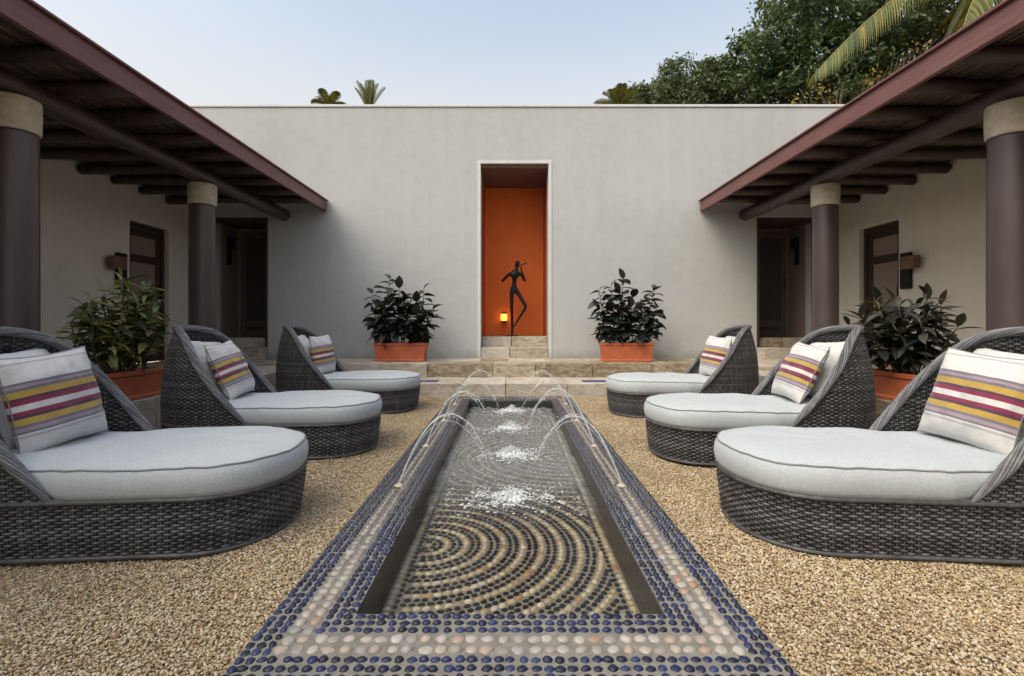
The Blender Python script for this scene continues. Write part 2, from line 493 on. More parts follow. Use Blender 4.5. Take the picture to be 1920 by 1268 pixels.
def mat_foam(name, white):
    m, nt, b = new_mat(name)
    b.inputs['Base Color'].default_value = (.86, .89, .91, 1); b.inputs['Roughness'].default_value = .12
    tr = nt.nodes.new('ShaderNodeBsdfTransparent')
    mx = nt.nodes.new('ShaderNodeMixShader')
    n = noise_tex(nt, 55, 3, .6, geo_pos(nt))
    k = nt.nodes.new('ShaderNodeMapRange'); nt.links.new(n, k.inputs[0])
    k.inputs[1].default_value = .3; k.inputs[2].default_value = .7; k.inputs[3].default_value = white - .3; k.inputs[4].default_value = white + .25
    nt.links.new(k.outputs[0], mx.inputs[0]); nt.links.new(tr.outputs[0], mx.inputs[1]); nt.links.new(b.outputs[0], mx.inputs[2])
    nt.links.new(mx.outputs[0], nt.nodes['Material Output'].inputs[0])
    return m


M['water'] = mat_water()
M['jet'] = mat_foam('jet_water', .46)
M['foam'] = mat_foam('splash_foam', .80)
_m, _nt, _b = new_mat('lamp_glow')
_b.inputs['Base Color'].default_value = (.9, .6, .15, 1)
_b.inputs['Emission Color'].default_value = (1.0, .50, .05, 1); _b.inputs['Emission Strength'].default_value = 1.7
M['glow'] = _m
M['blue_tile'] = mat_simple('blue_tile', (.025, .045, .19), (.04, .075, .27), 20, .25, rnd=.3)

# ------------------------------------------------------------------ setting: ground
XL, XR = -2.93, 2.95          # porch edges
Y1, Y2, YW = 6.96, 7.80, 9.00  # first riser, second riser, back wall
ZS, ZT = .18, .39              # step, terrace
PXO, PXI = .80, .52            # pool rim outer / inner half width
PY0, PY1, PYI0, PYI1 = 1.385, 6.80, 1.716, 6.51


def cell_sheet(name, xs, ys, hole, z, mat):
    V = [(x, y, z) for y in ys for x in xs]; nx = len(xs)
    F = [(j * nx + i, j * nx + i + 1, (j + 1) * nx + i + 1, (j + 1) * nx + i) for j in range(len(ys) - 1) for i in range(nx - 1) if (i, j) not in hole]
    me = bpy.data.meshes.new(name); me.from_pydata(V, [], F); me.update()
    return link(name, me, mat)


g = cell_sheet('ground', [-300, -PXO + .02, PXO - .02, 300], [-200, PY0 + .02, PY1 - .02, 400], {(1, 1)}, -.012, M['ground'])
tag(g, kind='structure')


def rock_mesh(seed):
    bm = bmesh.new(); bmesh.ops.create_icosphere(bm, subdivisions=1, radius=1)
    rr = random.Random(seed)
    for v in bm.verts:
        v.co *= rr.uniform(.78, 1.15)
    sx, sy, sz = rr.uniform(.9, 1.25), rr.uniform(.75, 1.0), rr.uniform(.55, .75)
    for v in bm.verts: v.co = Vector((v.co.x * sx, v.co.y * sy, v.co.z * sz))
    me = bpy.data.meshes.new('gravel_grain'); bm.to_mesh(me); bm.free(); me.materials.append(M['gravel'])
    return me


def make_gravel():
    pts = []
    def fill(x0, x1, y0, y1, d):
        nx, ny = int((x1 - x0) / d), int((y1 - y0) / d)
        gx, gy = np.meshgrid(np.linspace(x0, x1, nx), np.linspace(y0, y1, ny))
        p = np.stack([gx.ravel(), gy.ravel()], -1) + R.uniform(-.5, .5, (nx * ny, 2)) * d
        pts.append(p)
    for x0, x1 in ((XL + .01, -PXO - .006), (PXO + .006, XR - .01)):
        fill(x0, x1, .75, 3.2, .0086)
        fill(x0, x1, 3.2, Y1 - .01, .0104)
    fill(-PXO, PXO, .75, PY0 - .006, .0086)
    fill(-PXO, PXO, PY1 + .006, Y1 - .01, .0104)
    p = np.concatenate(pts)
    z = R.normal(-.003, .0028, len(p)) + .007 * np.sin(p[:, 0] * 3.1 + 1) * np.sin(p[:, 1] * 2.3) + .004 * np.sin(p[:, 0] * 9 + p[:, 1] * 5)
    me = mesh_np('gravel', np.column_stack([p, z]), [np.zeros((0, 3))] or []) if False else bpy.data.meshes.new('gravel')
    me.vertices.add(len(p)); me.vertices.foreach_set('co', np.column_stack([p, z]).astype(np.float32).ravel()); me.update()
    o = link('gravel', me, M['gravel'])
    col = bpy.data.collections.new('gravel_grains')
    for i in range(4): col.objects.link(bpy.data.objects.new('gravel_grain', rock_mesh(i)))
    ng = bpy.data.node_groups.new('scatter_gravel', 'GeometryNodeTree')
    ng.interface.new_socket('Geometry', in_out='INPUT', socket_type='NodeSocketGeometry')
    ng.interface.new_socket('Geometry', in_out='OUTPUT', socket_type='NodeSocketGeometry')
    N = ng.nodes; L = ng.links
    gi = N.new('NodeGroupInput'); go = N.new('NodeGroupOutput')
    ci = N.new('GeometryNodeCollectionInfo'); ci.inputs['Collection'].default_value = col
    ci.inputs['Separate Children'].default_value = True; ci.inputs['Reset Children'].default_value = True
    ip = N.new('GeometryNodeInstanceOnPoints'); ip.inputs['Pick Instance'].default_value = True
    rv = N.new('FunctionNodeRandomValue'); rv.data_type = 'FLOAT_VECTOR'
    rv.inputs[0].default_value = (-.5, -.5, 0); rv.inputs[1].default_value = (.5, .5, 6.283)
    rs = N.new('FunctionNodeRandomValue'); rs.data_type = 'FLOAT'
    rs.inputs[2].default_value = .0033; rs.inputs[3].default_value = .0072; rs.inputs['Seed'].default_value = 3
    L.new(gi.outputs[0], ip.inputs['Points']); L.new(ci.outputs[0], ip.inputs['Instance'])
    L.new(rv.outputs[0], ip.inputs['Rotation']); L.new(rs.outputs[1], ip.inputs['Scale'])
    L.new(ip.outputs[0], go.inputs[0])
    md = o.modifiers.new('scatter', 'NODES'); md.node_group = ng
    tag(o, 'golden beige gravel spread between the pool and the porches', 'gravel', kind='stuff')


make_gravel()

# ------------------------------------------------------------------ setting: terrace with stone steps
terrace = MB()
terrace.box(-9, XL - .25, -8, YW - .004, -.02, ZT - .03)
terrace.box(XR + .25, 9, -8, YW - .004, -.02, ZT - .03)
terrace.box(XL - .25, XR + .25, Y2 + .25, YW - .004, -.02, ZT - .03)
terrace.box(XL - .25, XR + .25, Y1 + .25, Y2 + .25, -.02, ZS - .03)
T = terrace.build('terrace', M['stone'])
tag(T, kind='structure')
sd = [0]


def run(a0, a1, lo, hi):
    out = []; a = a0
    while a < a1 - .02:
        b = min(a + random.uniform(lo, hi), a1)
        if a1 - b < lo * .5: b = a1
        out.append((a, b)); a = b
    return out


def block(x0, x1, y0, y1, z0, z1, parent=T, b=.006, name='stone_block', j=.003):
    sd[0] += 1
    return cbox(name, x0 + .003, x1 - .003, y0 + .003, y1 - .003, z0, z1 + random.uniform(-.002, .002), M['stone'], parent, b, j, sd[0])


for a, b in run(XL + .004, XR - .004, .55, 1.1):                       # first step
    block(a, b, Y1 + random.uniform(-.006, .006), Y2 + .004, -.02, ZS)
for a, b in run(XL - .30, XR + .30, .55, 1.1):                       # second riser
    block(a, b, Y2 + random.uniform(-.006, .006), Y2 + .42, ZS - .06, ZT)
for yy in (Y2 + .42,):
    for a, b in run(XL - .30, XR + .30, .45, .7): block(a, b, yy, YW - .006, ZT - .06, ZT - .001)
for side in (-1, 1):                                            # porch kerbs and slabs
    e = XL if side < 0 else XR
    for a, b in run(1.0, Y2 - .01, .38, .66):
        r_ = random.uniform(-.006, .006)
        x0, x1 = (e - .30, e + r_) if side < 0 else (e + r_, e + .30)
        block(x0, x1, a, b, -.02, ZT)
    wx = -5.66 if side < 0 else 5.73
    for k in range(5):
        xa, xb = (e - .30, wx) if side < 0 else (wx, e + .30)
        w_ = (xb - xa) / 4
        if k == 4: break
        for a, b in run(1.6, YW - .01, .55, .75):
            block(min(xa + k * w_, xa + (k + 1) * w_), max(xa + k * w_, xa + (k + 1) * w_), a, b, ZT - .05, ZT - .002, b=.005, name='paving_slab', j=.001)
# blue inlay tiles on the first tread
for side in (-1, 1):
    x = 1.02 if side > 0 else -1.02
    for k in range(22):
        xa = x + side * k * .085
        cbox('blue_tile', min(xa, xa + side * .08), max(xa, xa + side * .08), Y1 + .20, Y1 + .42, ZS - .01, ZS + .006, M['blue_tile'], T, .003)

# ------------------------------------------------------------------ walls
def wall_xz(name, xc, zc, holes, y0, y1, mat):
    """wall in the XZ plane; cells in holes are open; faces share vertices"""
    V = {}; vs = []; F = []
    def vid(i, j, s):
        k = (i, j, s)
        if k not in V: V[k] = len(vs); vs.append((xc[i], y0 if s == 0 else y1, zc[j]))
        return V[k]
    solid = lambda i, j: 0 <= i < len(xc) - 1 and 0 <= j < len(zc) - 1 and (i, j) not in holes
    for i in range(len(xc) - 1):
        for j in range(len(zc) - 1):
            if not solid(i, j): continue
            F.append((vid(i, j, 0), vid(i + 1, j, 0), vid(i + 1, j + 1, 0), vid(i, j + 1, 0)))
            F.append((vid(i, j, 1), vid(i, j + 1, 1), vid(i + 1, j + 1, 1), vid(i + 1, j, 1)))
            if not solid(i - 1, j): F.append((vid(i, j, 0), vid(i, j + 1, 0), vid(i, j + 1, 1), vid(i, j, 1)))
            if not solid(i + 1, j): F.append((vid(i + 1, j, 0), vid(i + 1, j, 1), vid(i + 1, j + 1, 1), vid(i + 1, j + 1, 0)))
            if not solid(i, j - 1): F.append((vid(i, j, 0), vid(i, j, 1), vid(i + 1, j, 1), vid(i + 1, j, 0)))
            if not solid(i, j + 1): F.append((vid(i, j + 1, 0), vid(i + 1, j + 1, 0), vid(i + 1, j + 1, 1), vid(i, j + 1, 1)))
    me = bpy.data.meshes.new(name); me.from_pydata(vs, [], F); me.update()
    return me


NX0, NX1, NZ = -.52, .67, 3.81       # central niche
LX0, LX1, RX0, RX1, SZ = -5.30, -4.27, 4.34, 5.40, 2.87
YB = YW + .38
me = wall_xz('back_wall', [-10, LX0, LX1, NX0, NX1, RX0, RX1, 10], [-.1, SZ, NZ, 4.80], {(1, 0), (3, 0), (3, 1), (5, 0)}, YW, YB, M['plaster'])
bw = link('back_wall', me, M['plaster'])
bv = bw.modifiers.new('bevel', 'BEVEL'); bv.width = .012; bv.segments = 2; bv.limit_method = 'ANGLE'
tag(bw, 'tall pale plastered wall closing the courtyard, with an orange niche', 'wall')
cbox('coping', -10, 10, YW - .02, YB + .02, 4.802, 4.85, M['plaster_trim'], bw, .012)
# added pale raised band imitating a bright halo around the niche opening
tb = .055
cbox('halo_band', NX0 - tb, NX0 - .002, YW - .012, YW + .05, ZT, NZ + tb, M['plaster_trim'], bw, .004)
cbox('halo_band', NX1 + .002, NX1 + tb, YW - .012, YW + .05, ZT, NZ + tb, M['plaster_trim'], bw, .004)
cbox('halo_band', NX0 - .002, NX1 + .002, YW - .012, YW + .05, NZ + .002, NZ + tb, M['plaster_trim'], bw, .004)
# niche chamber
NB = 10.45
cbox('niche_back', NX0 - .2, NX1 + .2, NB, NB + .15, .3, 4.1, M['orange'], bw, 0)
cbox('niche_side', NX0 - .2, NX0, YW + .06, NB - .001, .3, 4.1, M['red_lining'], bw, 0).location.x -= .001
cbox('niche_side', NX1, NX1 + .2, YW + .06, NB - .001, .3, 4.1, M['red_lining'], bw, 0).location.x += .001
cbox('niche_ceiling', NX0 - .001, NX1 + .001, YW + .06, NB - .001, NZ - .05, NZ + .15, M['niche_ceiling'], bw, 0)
for a, b in run(NX0 + .002, NX1 - .002, .36, .62): block(a, b, YW - .004, YW + .32, ZT - .03, .578, bw, .012)
for a, b in run(NX0 + .002, NX1 - .002, .36, .62): block(a, b, YW + .30, YW + .62, .5, .762, bw, .012)
cbox('niche_floor', NX0 + .002, NX1 - .002, YW + .62, NB - .002, .4, .758, M['stone'], bw, .004)


# side vestibules behind the left and right openings
def vestibule(x0, x1, outer):
    d = .95
    yb = YW + d
    cbox('vestibule_back', x0 - .1, x1 + .1, yb, yb + .1, .3, 3.05, M['doorlight'], bw, 0)
    cbox('vestibule_side', x0 - .1, x0 - .001, YB + .001 - .36, yb - .001, .3, 3.05, M['doorlight'], bw, 0)
    cbox('vestibule_side', x1 + .001, x1 + .1, YB + .001 - .36, yb - .001, .3, 3.05, M['doorlight'], bw, 0)
    cbox('vestibule_ceiling', x0, x1, YW + .02, yb - .001, SZ - .03, SZ + .1, M['timber'], bw, 0)
    for a, b in run(x0 + .002, x1 - .002, .36, .62): block(a, b, YW - .26, YW + .10, ZT - .03, .578, bw, .012)
    for a, b in run(x0 + .002, x1 - .002, .36, .62): block(a, b, YW + .10, YW + .36, .5, .745, bw, .012)
    cbox('vestibule_floor', x0 + .002, x1 - .002, YW + .36, yb - .002, .4, .740, M['doorlight'], bw, .004)
    # timber frame round the opening
    for xa, xb in ((x0 + .001, x0 + .05), (x1 - .05, x1 - .001)):
        cbox('vestibule_frame', xa, xb, YW + .02, YW + .11, .58, SZ - .031, M['door'], bw, .004)
    cbox('vestibule_frame', x0 + .051, x1 - .051, YW + .02, YW + .11, SZ - .09, SZ - .031, M['door'], bw, .004)
    # the inner door, with stiles, rails and panel
    inn = (x0 + .10, x1 - .08)
    dr = empty('inner_door', ((inn[0] + inn[1]) / 2, yb - .06, .742))
    w, h = inn[1] - inn[0], 2.02
    door_leaf(dr, w, h, M['inner_panel'], .03, lower=.26, trim=M['inner_frame'])
    return dr


def door_leaf(root, w, h, mat, t, lower=.9, trim=None):
    """door in local XZ, facing -y"""
    trim = trim or M['door']
    s = .10
    def bx(n, x0, x1, z0, z1, d, m): cbox(n, x0, x1, -d, t, z0, z1, m, root, .004)
    bx('stile', -w / 2, -w / 2 + s, 0, h, .012, trim); bx('stile', w / 2 - s, w / 2, 0, h, .012, trim)
    for z0, z1 in ((0, .12), (lower - .06, lower + .06), (h - .11, h)): bx('rail', -w / 2 + s, w / 2 - s, z0, z1, .011, trim)
    bx('panel', -w / 2 + s, w / 2 - s, .12, lower - .06, -.004, mat); bx('panel', -w / 2 + s, w / 2 - s, lower + .06, h - .11, -.004, mat)
    hm = MB(); hm.tube([(w / 2 - .05, -.05, h * .45), (w / 2 - .05, -.05, h * .56)], .010, 8)
    for z in (h * .46, h * .55): hm.tube([(w / 2 - .05, -.05, z), (w / 2 - .05, 0.0, z)], .007, 6)
    hm.build('handle', M['steel_dark'], root, True)


dl = vestibule(LX0, LX1, -1)
tag(dl, 'dark panelled inner door in the vestibule behind the round columns on the left porch', 'door')
dr_ = vestibule(RX0, RX1, 1)
tag(dr_, 'dark panelled inner door in the vestibule at the end of the right porch', 'door')


# porch side walls (built in local XZ then turned), with a door opening
def side_wall(wx, sgn, d0, d1):
    # local x runs along world Y
    y0, y1 = -8.0, YW - .003
    th = .28
    me = wall_xz('porch_wall', [y0, d0, d1, y1], [-.1, 2.55, 3.13], {(1, 0)}, 0, th, None)
    co = np.zeros(len(me.vertices) * 3, dtype=np.float32); me.vertices.foreach_get('co', co); co = co.reshape(-1, 3)
    new = np.column_stack([wx + sgn * co[:, 1], co[:, 0], co[:, 2]])
    me.vertices.foreach_set('co', new.astype(np.float32).ravel())
    if sgn > 0: me.flip_normals()
    me.flip_normals(); me.update()
    bm = bmesh.new(); bm.from_mesh(me); bmesh.ops.recalc_face_normals(bm, faces=bm.faces); bm.to_mesh(me); bm.free()
    w = link('porch_wall', me, M['plaster_cream'])
    bv = w.modifiers.new('bevel', 'BEVEL'); bv.width = .012; bv.segments = 2; bv.limit_method = 'ANGLE'
    # timber door set into the opening
    root = empty('porch_door', (wx + sgn * .12, (d0 + d1) / 2, ZT), -PI / 2 * sgn if sgn > 0 else PI / 2)
    dw = d1 - d0
    for s in (-1, 1): cbox('jamb', min(s * dw / 2, s * (dw / 2 - .06)), max(s * dw / 2, s * (dw / 2 - .06)), -.04, .06, 0, 2.155, M['door'], root, .004)
    cbox('door_head', -dw / 2 + .06, dw / 2 - .06, -.04, .06, 2.08, 2.155, M['door'], root, .004)
    lf = empty('leaf', (0, 0, 0)); lf.parent = root
    door_leaf(lf, dw - .122, 2.075, M['doorlight'], .04, lower=1.62)
    return w, root


wl, pdl = side_wall(-5.66, -1, 7.62, 8.50)
tag(wl, 'cream plastered wall along the left porch', 'wall', 'walls along the porches')
tag(pdl, 'brown timber porch door behind the yellow-green croton on the left', 'door')
wr, pdr = side_wall(5.73, 1, 7.56, 8.42)
tag(wr, 'cream plastered wall along the right porch', 'wall', 'walls along the porches')
tag(pdr, 'brown timber porch door behind the dark plum plant on the right', 'door')


# sconces
def sconce(wx, sgn, y0, y1, yb0, yb1, label):
    r = empty('wall_sconce', (wx, (y0 + y1) / 2, 1.5))
    c = (y0 + y1) / 2
    a, b = (0.001, .05) if sgn > 0 else (-.05, -.001)
    cbox('back_plate', a, b, y0 - c, y1 - c, .0, .52, M['steel_dark'], r, .004)
    a, b = (.051, .15) if sgn > 0 else (-.15, -.051)
    cbox('lamp_box', a, b, yb0 - c, yb1 - c, .27, .45, M['copper'], r, .006)
    tag(r, label, 'wall lamp', 'unlit sconces by the porch doors')


sconce(-5.66, 1, 7.32, 7.50, 7.12, 7.36, 'unlit black sconce with copper box on the left porch wall')
sconce(5.73, -1, 7.29, 7.47, 7.09, 7.33, 'unlit black sconce with copper box on the right porch wall')
for wx, sgn, lb in ((LX0, 1, 'slim black wall lamp inside the left vestibule'), (RX1, -1, 'slim black wall lamp inside the right vestibule')):
    r = empty('vestibule_lamp', (wx, YW + .62, 2.1))
    a, b = (.001, .04) if sgn > 0 else (-.04, -.001)
    cbox('back_plate', a, b, -.05, .05, 0, .52, M['steel_dark'], r, .004)
    a, b = (.041, .10) if sgn > 0 else (-.10, -.041)
    cbox('lamp_box', a, b, -.08, .06, .30, .50, M['steel_dark'], r, .006)
    tag(r, lb, 'wall lamp', 'lamps inside the vestibules')


# ------------------------------------------------------------------ porch roofs and columns
def lathe(name, prof, n, mat, parent, loc=None):
    P = np.array(prof); k = len(P)
    th = np.linspace(0, 2 * PI, n, endpoint=False)
    V = np.stack([P[:, 0][:, None] * np.cos(th), P[:, 0][:, None] * np.sin(th), np.repeat(P[:, 1][:, None], n, 1)], -1).reshape(-1, 3)
    i = np.arange(k - 1)[:, None]; j = np.arange(n)[None, :]
    F = np.stack([i * n + j, i * n + (j + 1) % n, (i + 1) * n + (j + 1) % n, (i + 1) * n + j], -1).reshape(-1, 4)
    return link(name, mesh_np(name, V, F), mat, parent, loc, smooth=True)


def column(x, y, label):
    c = empty('column', (x, y, ZT))
    lathe('shaft', [(.001, 0), (.158, 0), (.158, .02), (.153, .05), (.151, 1.2), (.148, 2.10), (.148, 2.119), (.001, 2.119)], 40, M['column'], c)
    lathe('capital', [(.001, 2.12), (.156, 2.12), (.163, 2.13), (.166, 2.25), (.165, 2.37), (.160, 2.385), (.001, 2.385)], 40, M['capital'], c)
    tag(c, label, 'column', 'round porch columns')


column(-3.93, 4.06, 'dark round column with stone capital cut by the left picture edge')
column(-3.94, 6.55, 'dark round column with stone capital beside the left vestibule opening')
column(4.06, 4.15, 'dark round column with stone capital cut by the right picture edge')
column(4.06, 6.60, 'dark round column with stone capital beside the right vestibule opening')


def porch_roof(fx, bx, wx, side, label):
    r = empty('porch_roof', (0, 0, 0))
    y0, y1 = -8.0, YW - .014
    s = side
    def X(a, b): return (min(a, b), max(a, b))
    xa, xb = X(fx, fx + s * .045)
    cbox('fascia', xa, xb, y0, y1, 2.965, 3.140, M['fascia'], r, .006)
    xa, xb = X(fx - s * .03, fx + s * .10)
    cbox('fascia_cap', xa, xb, y0, y1, 3.143, 3.163, M['fascia'], r, .004)
    xa, xb = X(fx + s * .048, wx + s * .35)
    cbox('deck', xa + (0 if s < 0 else .06), xb - (.06 if s < 0 else 0), y0, y1, 3.135, 3.163, M['timber'], r, 0)
    b = MB(); ys = np.linspace(y0, YW - .12, 40)
    b.tube([(bx + .012 * math.sin(y * 1.7), y, 2.875 + .008 * math.sin(y * 2.3)) for y in ys], [.098 + .006 * math.sin(y * 3.1) for y in ys], 18)
    b.build('beam', M['timber'], r, True)
    k = 0
    y = 8.42
    while y > -1.2:
        t = MB(); xs = np.linspace(fx + s * .06, wx - s * .01, 9); ph = random.uniform(0, 6)
        dy = random.uniform(-.03, .03)
        t.tube([(x, y + .012 * math.sin(x * 1.9 + ph) + dy * (x - fx) * .3, 3.038 + .008 * math.sin(x * 2.7 + ph)) for x in xs], [.063 + .006 * math.sin(x * 3 + ph) for x in xs], 14)
        t.build('rafter', M['timber'], r, True)
        y -= .575 + random.uniform(-.02, .02)
    w = .034
    x = abs(fx) + .07
    sl = chamfer_mesh('slat', w, y1 - 0.0 + 1.6, .022, .004, 1)
    while x < abs(wx) - .04:
        link('slat', sl, M['slat'], r, (s * (x + w / 2), (y1 - 1.6) / 2 - .01, 3.116 + random.uniform(-.002, .002)))
        x += w + .019
    tag(r, label, 'roof', 'porch roofs')


porch_roof(-3.22, -3.93, -5.66, -1, 'dark timber porch roof with rafters along the left side')
porch_roof(3.33, 4.06, 5.73, 1, 'dark timber porch roof with rafters along the right side')

# ------------------------------------------------------------------ pool
pool = empty('fountain_pool', (0, 0, 0))
tag(pool, 'long narrow sunken fountain pool with navy and cream pebble mosaic', 'pool')
ZR, ZW, ZF = .026, -.070, -.145


def ring_mesh(name, xo, y0, y1, xi, yi0, yi1, z0, z1):
    V = []
    for z in (z0, z1):
        V += [(-xo, y0, z), (xo, y0, z), (xo, y1, z), (-xo, y1, z), (-xi, yi0, z), (xi, yi0, z), (xi, yi1, z), (-xi, yi1, z)]
    F = []
    for i in range(4):
        j = (i + 1) % 4
        F += [(8 + i, 8 + j, 12 + j, 12 + i), (i, 4 + i, 4 + j, j), (i, j, 8 + j, 8 + i), (4 + i, 12 + i, 12 + j, 4 + j)]
    me = bpy.data.meshes.new(name); me.from_pydata(V, [], F); me.update(); return me


rim = link('mosaic_rim', ring_mesh('mosaic_rim', PXO, PY0, PY1, PXI, PYI0, PYI1, -.03, ZR), M['mortar'], pool)
link('basin_wall', ring_mesh('basin_wall', PXI + .06, PYI0 - .06, PYI1 + .06, PXI - .006, PYI0 + .006, PYI1 - .006, ZF - .03, ZR - .012), M['pool_wall'], pool)
fm = MB(); fm.box(-PXI - .03, PXI + .03, PYI0 - .03, PYI1 + .03, ZF - .06, ZF)
flo = fm.build('basin_floor', M['floor_mortar'], pool)

# unit pebble: half dome, 8 segments
def pebble_unit():
    th = np.linspace(0, 2 * PI, 8, endpoint=False)
    V = []
    for rr, zz in ((1.0, -.25), (.96, .25), (.66, .75)):
        V += [(rr * math.cos(t), rr * math.sin(t), zz) for t in th]
    V.append((0, 0, 1.0))
    F4 = []; F3 = []
    for k in range(2):
        for j in range(8): F4.append((k * 8 + j, k * 8 + (j + 1) % 8, (k + 1) * 8 + (j + 1) % 8, (k + 1) * 8 + j))
    for j in range(8): F3.append((16 + j, 16 + (j + 1) % 8, 24))
    return np.array(V), np.array(F4), np.array(F3)


PV, PF4, PF3 = pebble_unit()
PMESH = {}


def pebble_mesh(mat_key, var):
    k = (mat_key, var)
    if k not in PMESH:
        rr = np.random.default_rng(var)
        V = PV.copy(); wob = 1 + rr.uniform(-.13, .13, 8)
        for r_ in range(3): V[r_ * 8:r_ * 8 + 8, :2] *= wob[:, None]
        me = mesh_np('pebble', V, [PF4, PF3]); me.materials.append(M[mat_key])
        me.polygons.foreach_set('use_smooth', np.ones(len(me.polygons), dtype=bool))
        PMESH[k] = me
    return PMESH[k]


def lay_pebbles(lst, parent, z, stuff_name, limit=300):
    """lst: (x, y, angle, half length, half width, height, material key)"""
    order = sorted(range(len(lst)), key=lambda i: (lst[i][1] ** 2 + lst[i][0] ** 2 + 1))
    near = order[:limit]
    for i in near:
        x, y, a, l, w, h, mk = lst[i]
        o = bpy.data.objects.new('pebble', pebble_mesh(mk, i % 5)); COL.objects.link(o)
        o.parent = parent; o.location = (x, y, z); o.rotation_euler = (R.normal(0, .05), R.normal(0, .05), a); o.scale = (l, w, h)
    by = {}
    for i in order[limit:]: by.setdefault(lst[i][6], []).append(lst[i])
    for mk, L in by.items():
        A = np.array([q[:6] for q in L]); n = len(A)
        wob = 1 + R.uniform(-.13, .13, (n, 25, 1)); wob[:, 8:16] = wob[:, :8]; wob[:, 16:24] = wob[:, :8]
        P = np.repeat(PV[None], n, 0); P[:, :, :2] *= wob
        lx = P[:, :, 0] * A[:, 3:4]; ly = P[:, :, 1] * A[:, 4:5]
        c, s = np.cos(A[:, 2:3]), np.sin(A[:, 2:3])
        V = np.stack([lx * c - ly * s + A[:, 0:1], lx * s + ly * c + A[:, 1:2], P[:, :, 2] * A[:, 5:6] + z], -1).reshape(-1, 3)
        off = (np.arange(n) * 25)[:, None, None]
        o = link(stuff_name[mk], mesh_np(stuff_name[mk], V, [(PF4[None] + off).reshape(-1, 4), (PF3[None] + off).reshape(-1, 3)]), M[mk], parent, smooth=True)
        o['kind'] = 'stuff'


# rim rows: three navy, two pale, three navy, mitred at the corners
rows = []
wid = PXO - PXI
offs = [.0165, .0490, .0815, .1200, .1640, .2025, .2350, .2655]   # from the outer edge
kinds = ['b', 'b', 'b', 'p', 'p', 'b', 'b', 'b']
NOZ = [3.06, 4.05, 5.12, 6.16]
pl = []
for d, k in zip(offs, kinds):
    mk = 'blue_pebble' if k == 'b' else 'pale_pebble'
    pitch, hw = (.0355, .0140) if k == 'b' else (.0465, .0200)
    x0, x1, y0, y1 = -PXO + d, PXO - d, PY0 + d * (PYI0 - PY0) / wid, PY1 - d
    for (ax, ay), (bx, by) in (((x0, y0), (x1, y0)), ((x1, y0), (x1, y1)), ((x1, y1), (x0, y1)), ((x0, y1), (x0, y0))):
        Lg = math.hypot(bx - ax, by - ay); n = max(2, int(Lg / pitch)); a0 = math.atan2(by - ay, bx - ax)
        for i in range(n):
            t = (i + random.uniform(-.12, .12)) / n
            x, y = ax + (bx - ax) * t, ay + (by - ay) * t
            x += random.uniform(-.0022, .0022); y += random.uniform(-.0022, .0022)
            if any(math.hypot(abs(x) - .665, y - yn) < .035 for yn in NOZ): continue
            hl = Lg / n * random.uniform(.40, .49)
            pl.append((x, y, a0 + random.uniform(-.25, .25), hl, hw * random.uniform(.78, 1.08), random.uniform(.006, .012), mk))
lay_pebbles(pl, rim, ZR, {'blue_pebble': 'navy_pebbles', 'pale_pebble': 'pale_pebbles'})
# floor: concentric arcs, two dark rows then a pale row, about centres that swap sides
CENT = [(-.43, 2.64), (.43, 4.36), (-.43, 6.05)]


def owner(x, y):
    ds = [math.hypot(x - a, y - b) for a, b in CENT]
    if ds[0] < .99 and y < 3.75: return 0
    if ds[2] < .90: return 2
    if y < 3.1: return 0
    return 1


fl = []
for c, (cx, cy) in enumerate(CENT):
    for ring in range(0, 46):
        r_ = .008 + .0325 * ring
        mk = 'floor_pale' if ring % 3 == 0 else 'floor_dark'
        n = max(1, int(2 * PI * r_ / (.037 if mk == 'floor_dark' else .042)))
        for i in range(n):
            a = 2 * PI * (i + random.uniform(-.1, .1)) / n + ring * .37
            x, y = cx + r_ * math.cos(a), cy + r_ * math.sin(a)
            if abs(x) > PXI - .068 or y < PYI0 + .05 or y > PYI1 - .05: continue
            if owner(x, y) != c: continue
            fl.append((x, y, a + PI / 2 + random.uniform(-.2, .2), max(.008, PI * r_ / n * random.uniform(.8, .95)) if ring else .012, .0132 * random.uniform(.88, 1.08), random.uniform(.006, .010), mk))
for s in (-1, 1):
    y = PYI0 + .03
    while y < PYI1 - .02:
        fl.append((s * (PXI - .026), y, PI / 2, .020, .014, .008, 'floor_pale')); fl.append((s * (PXI - .055), y + .01, PI / 2, .016, .011, .008, 'floor_dark')); y += .044
# the ones the view shows largest are those past the near rim's line of sight
vis = [q for q in fl if q[1] > 1.98]; hid = [q for q in fl if q[1] <= 1.98]
lay_pebbles(vis, flo, ZF, {'floor_dark': 'dark_pebbles', 'floor_pale': 'cream_pebbles'})
if hid: lay_pebbles(hid, flo, ZF, {'floor_dark': 'dark_pebbles', 'floor_pale': 'cream_pebbles'}, 0)
# nozzles
for yn in NOZ:
    for s in (-1, 1):
        lathe('nozzle', [(.026, .0), (.030, .004), (.030, .009), (.017, .013), (.011, .020), (.008, .020), (.008, .004)], 16, M['capital'], pool, (s * .665, yn, ZR))

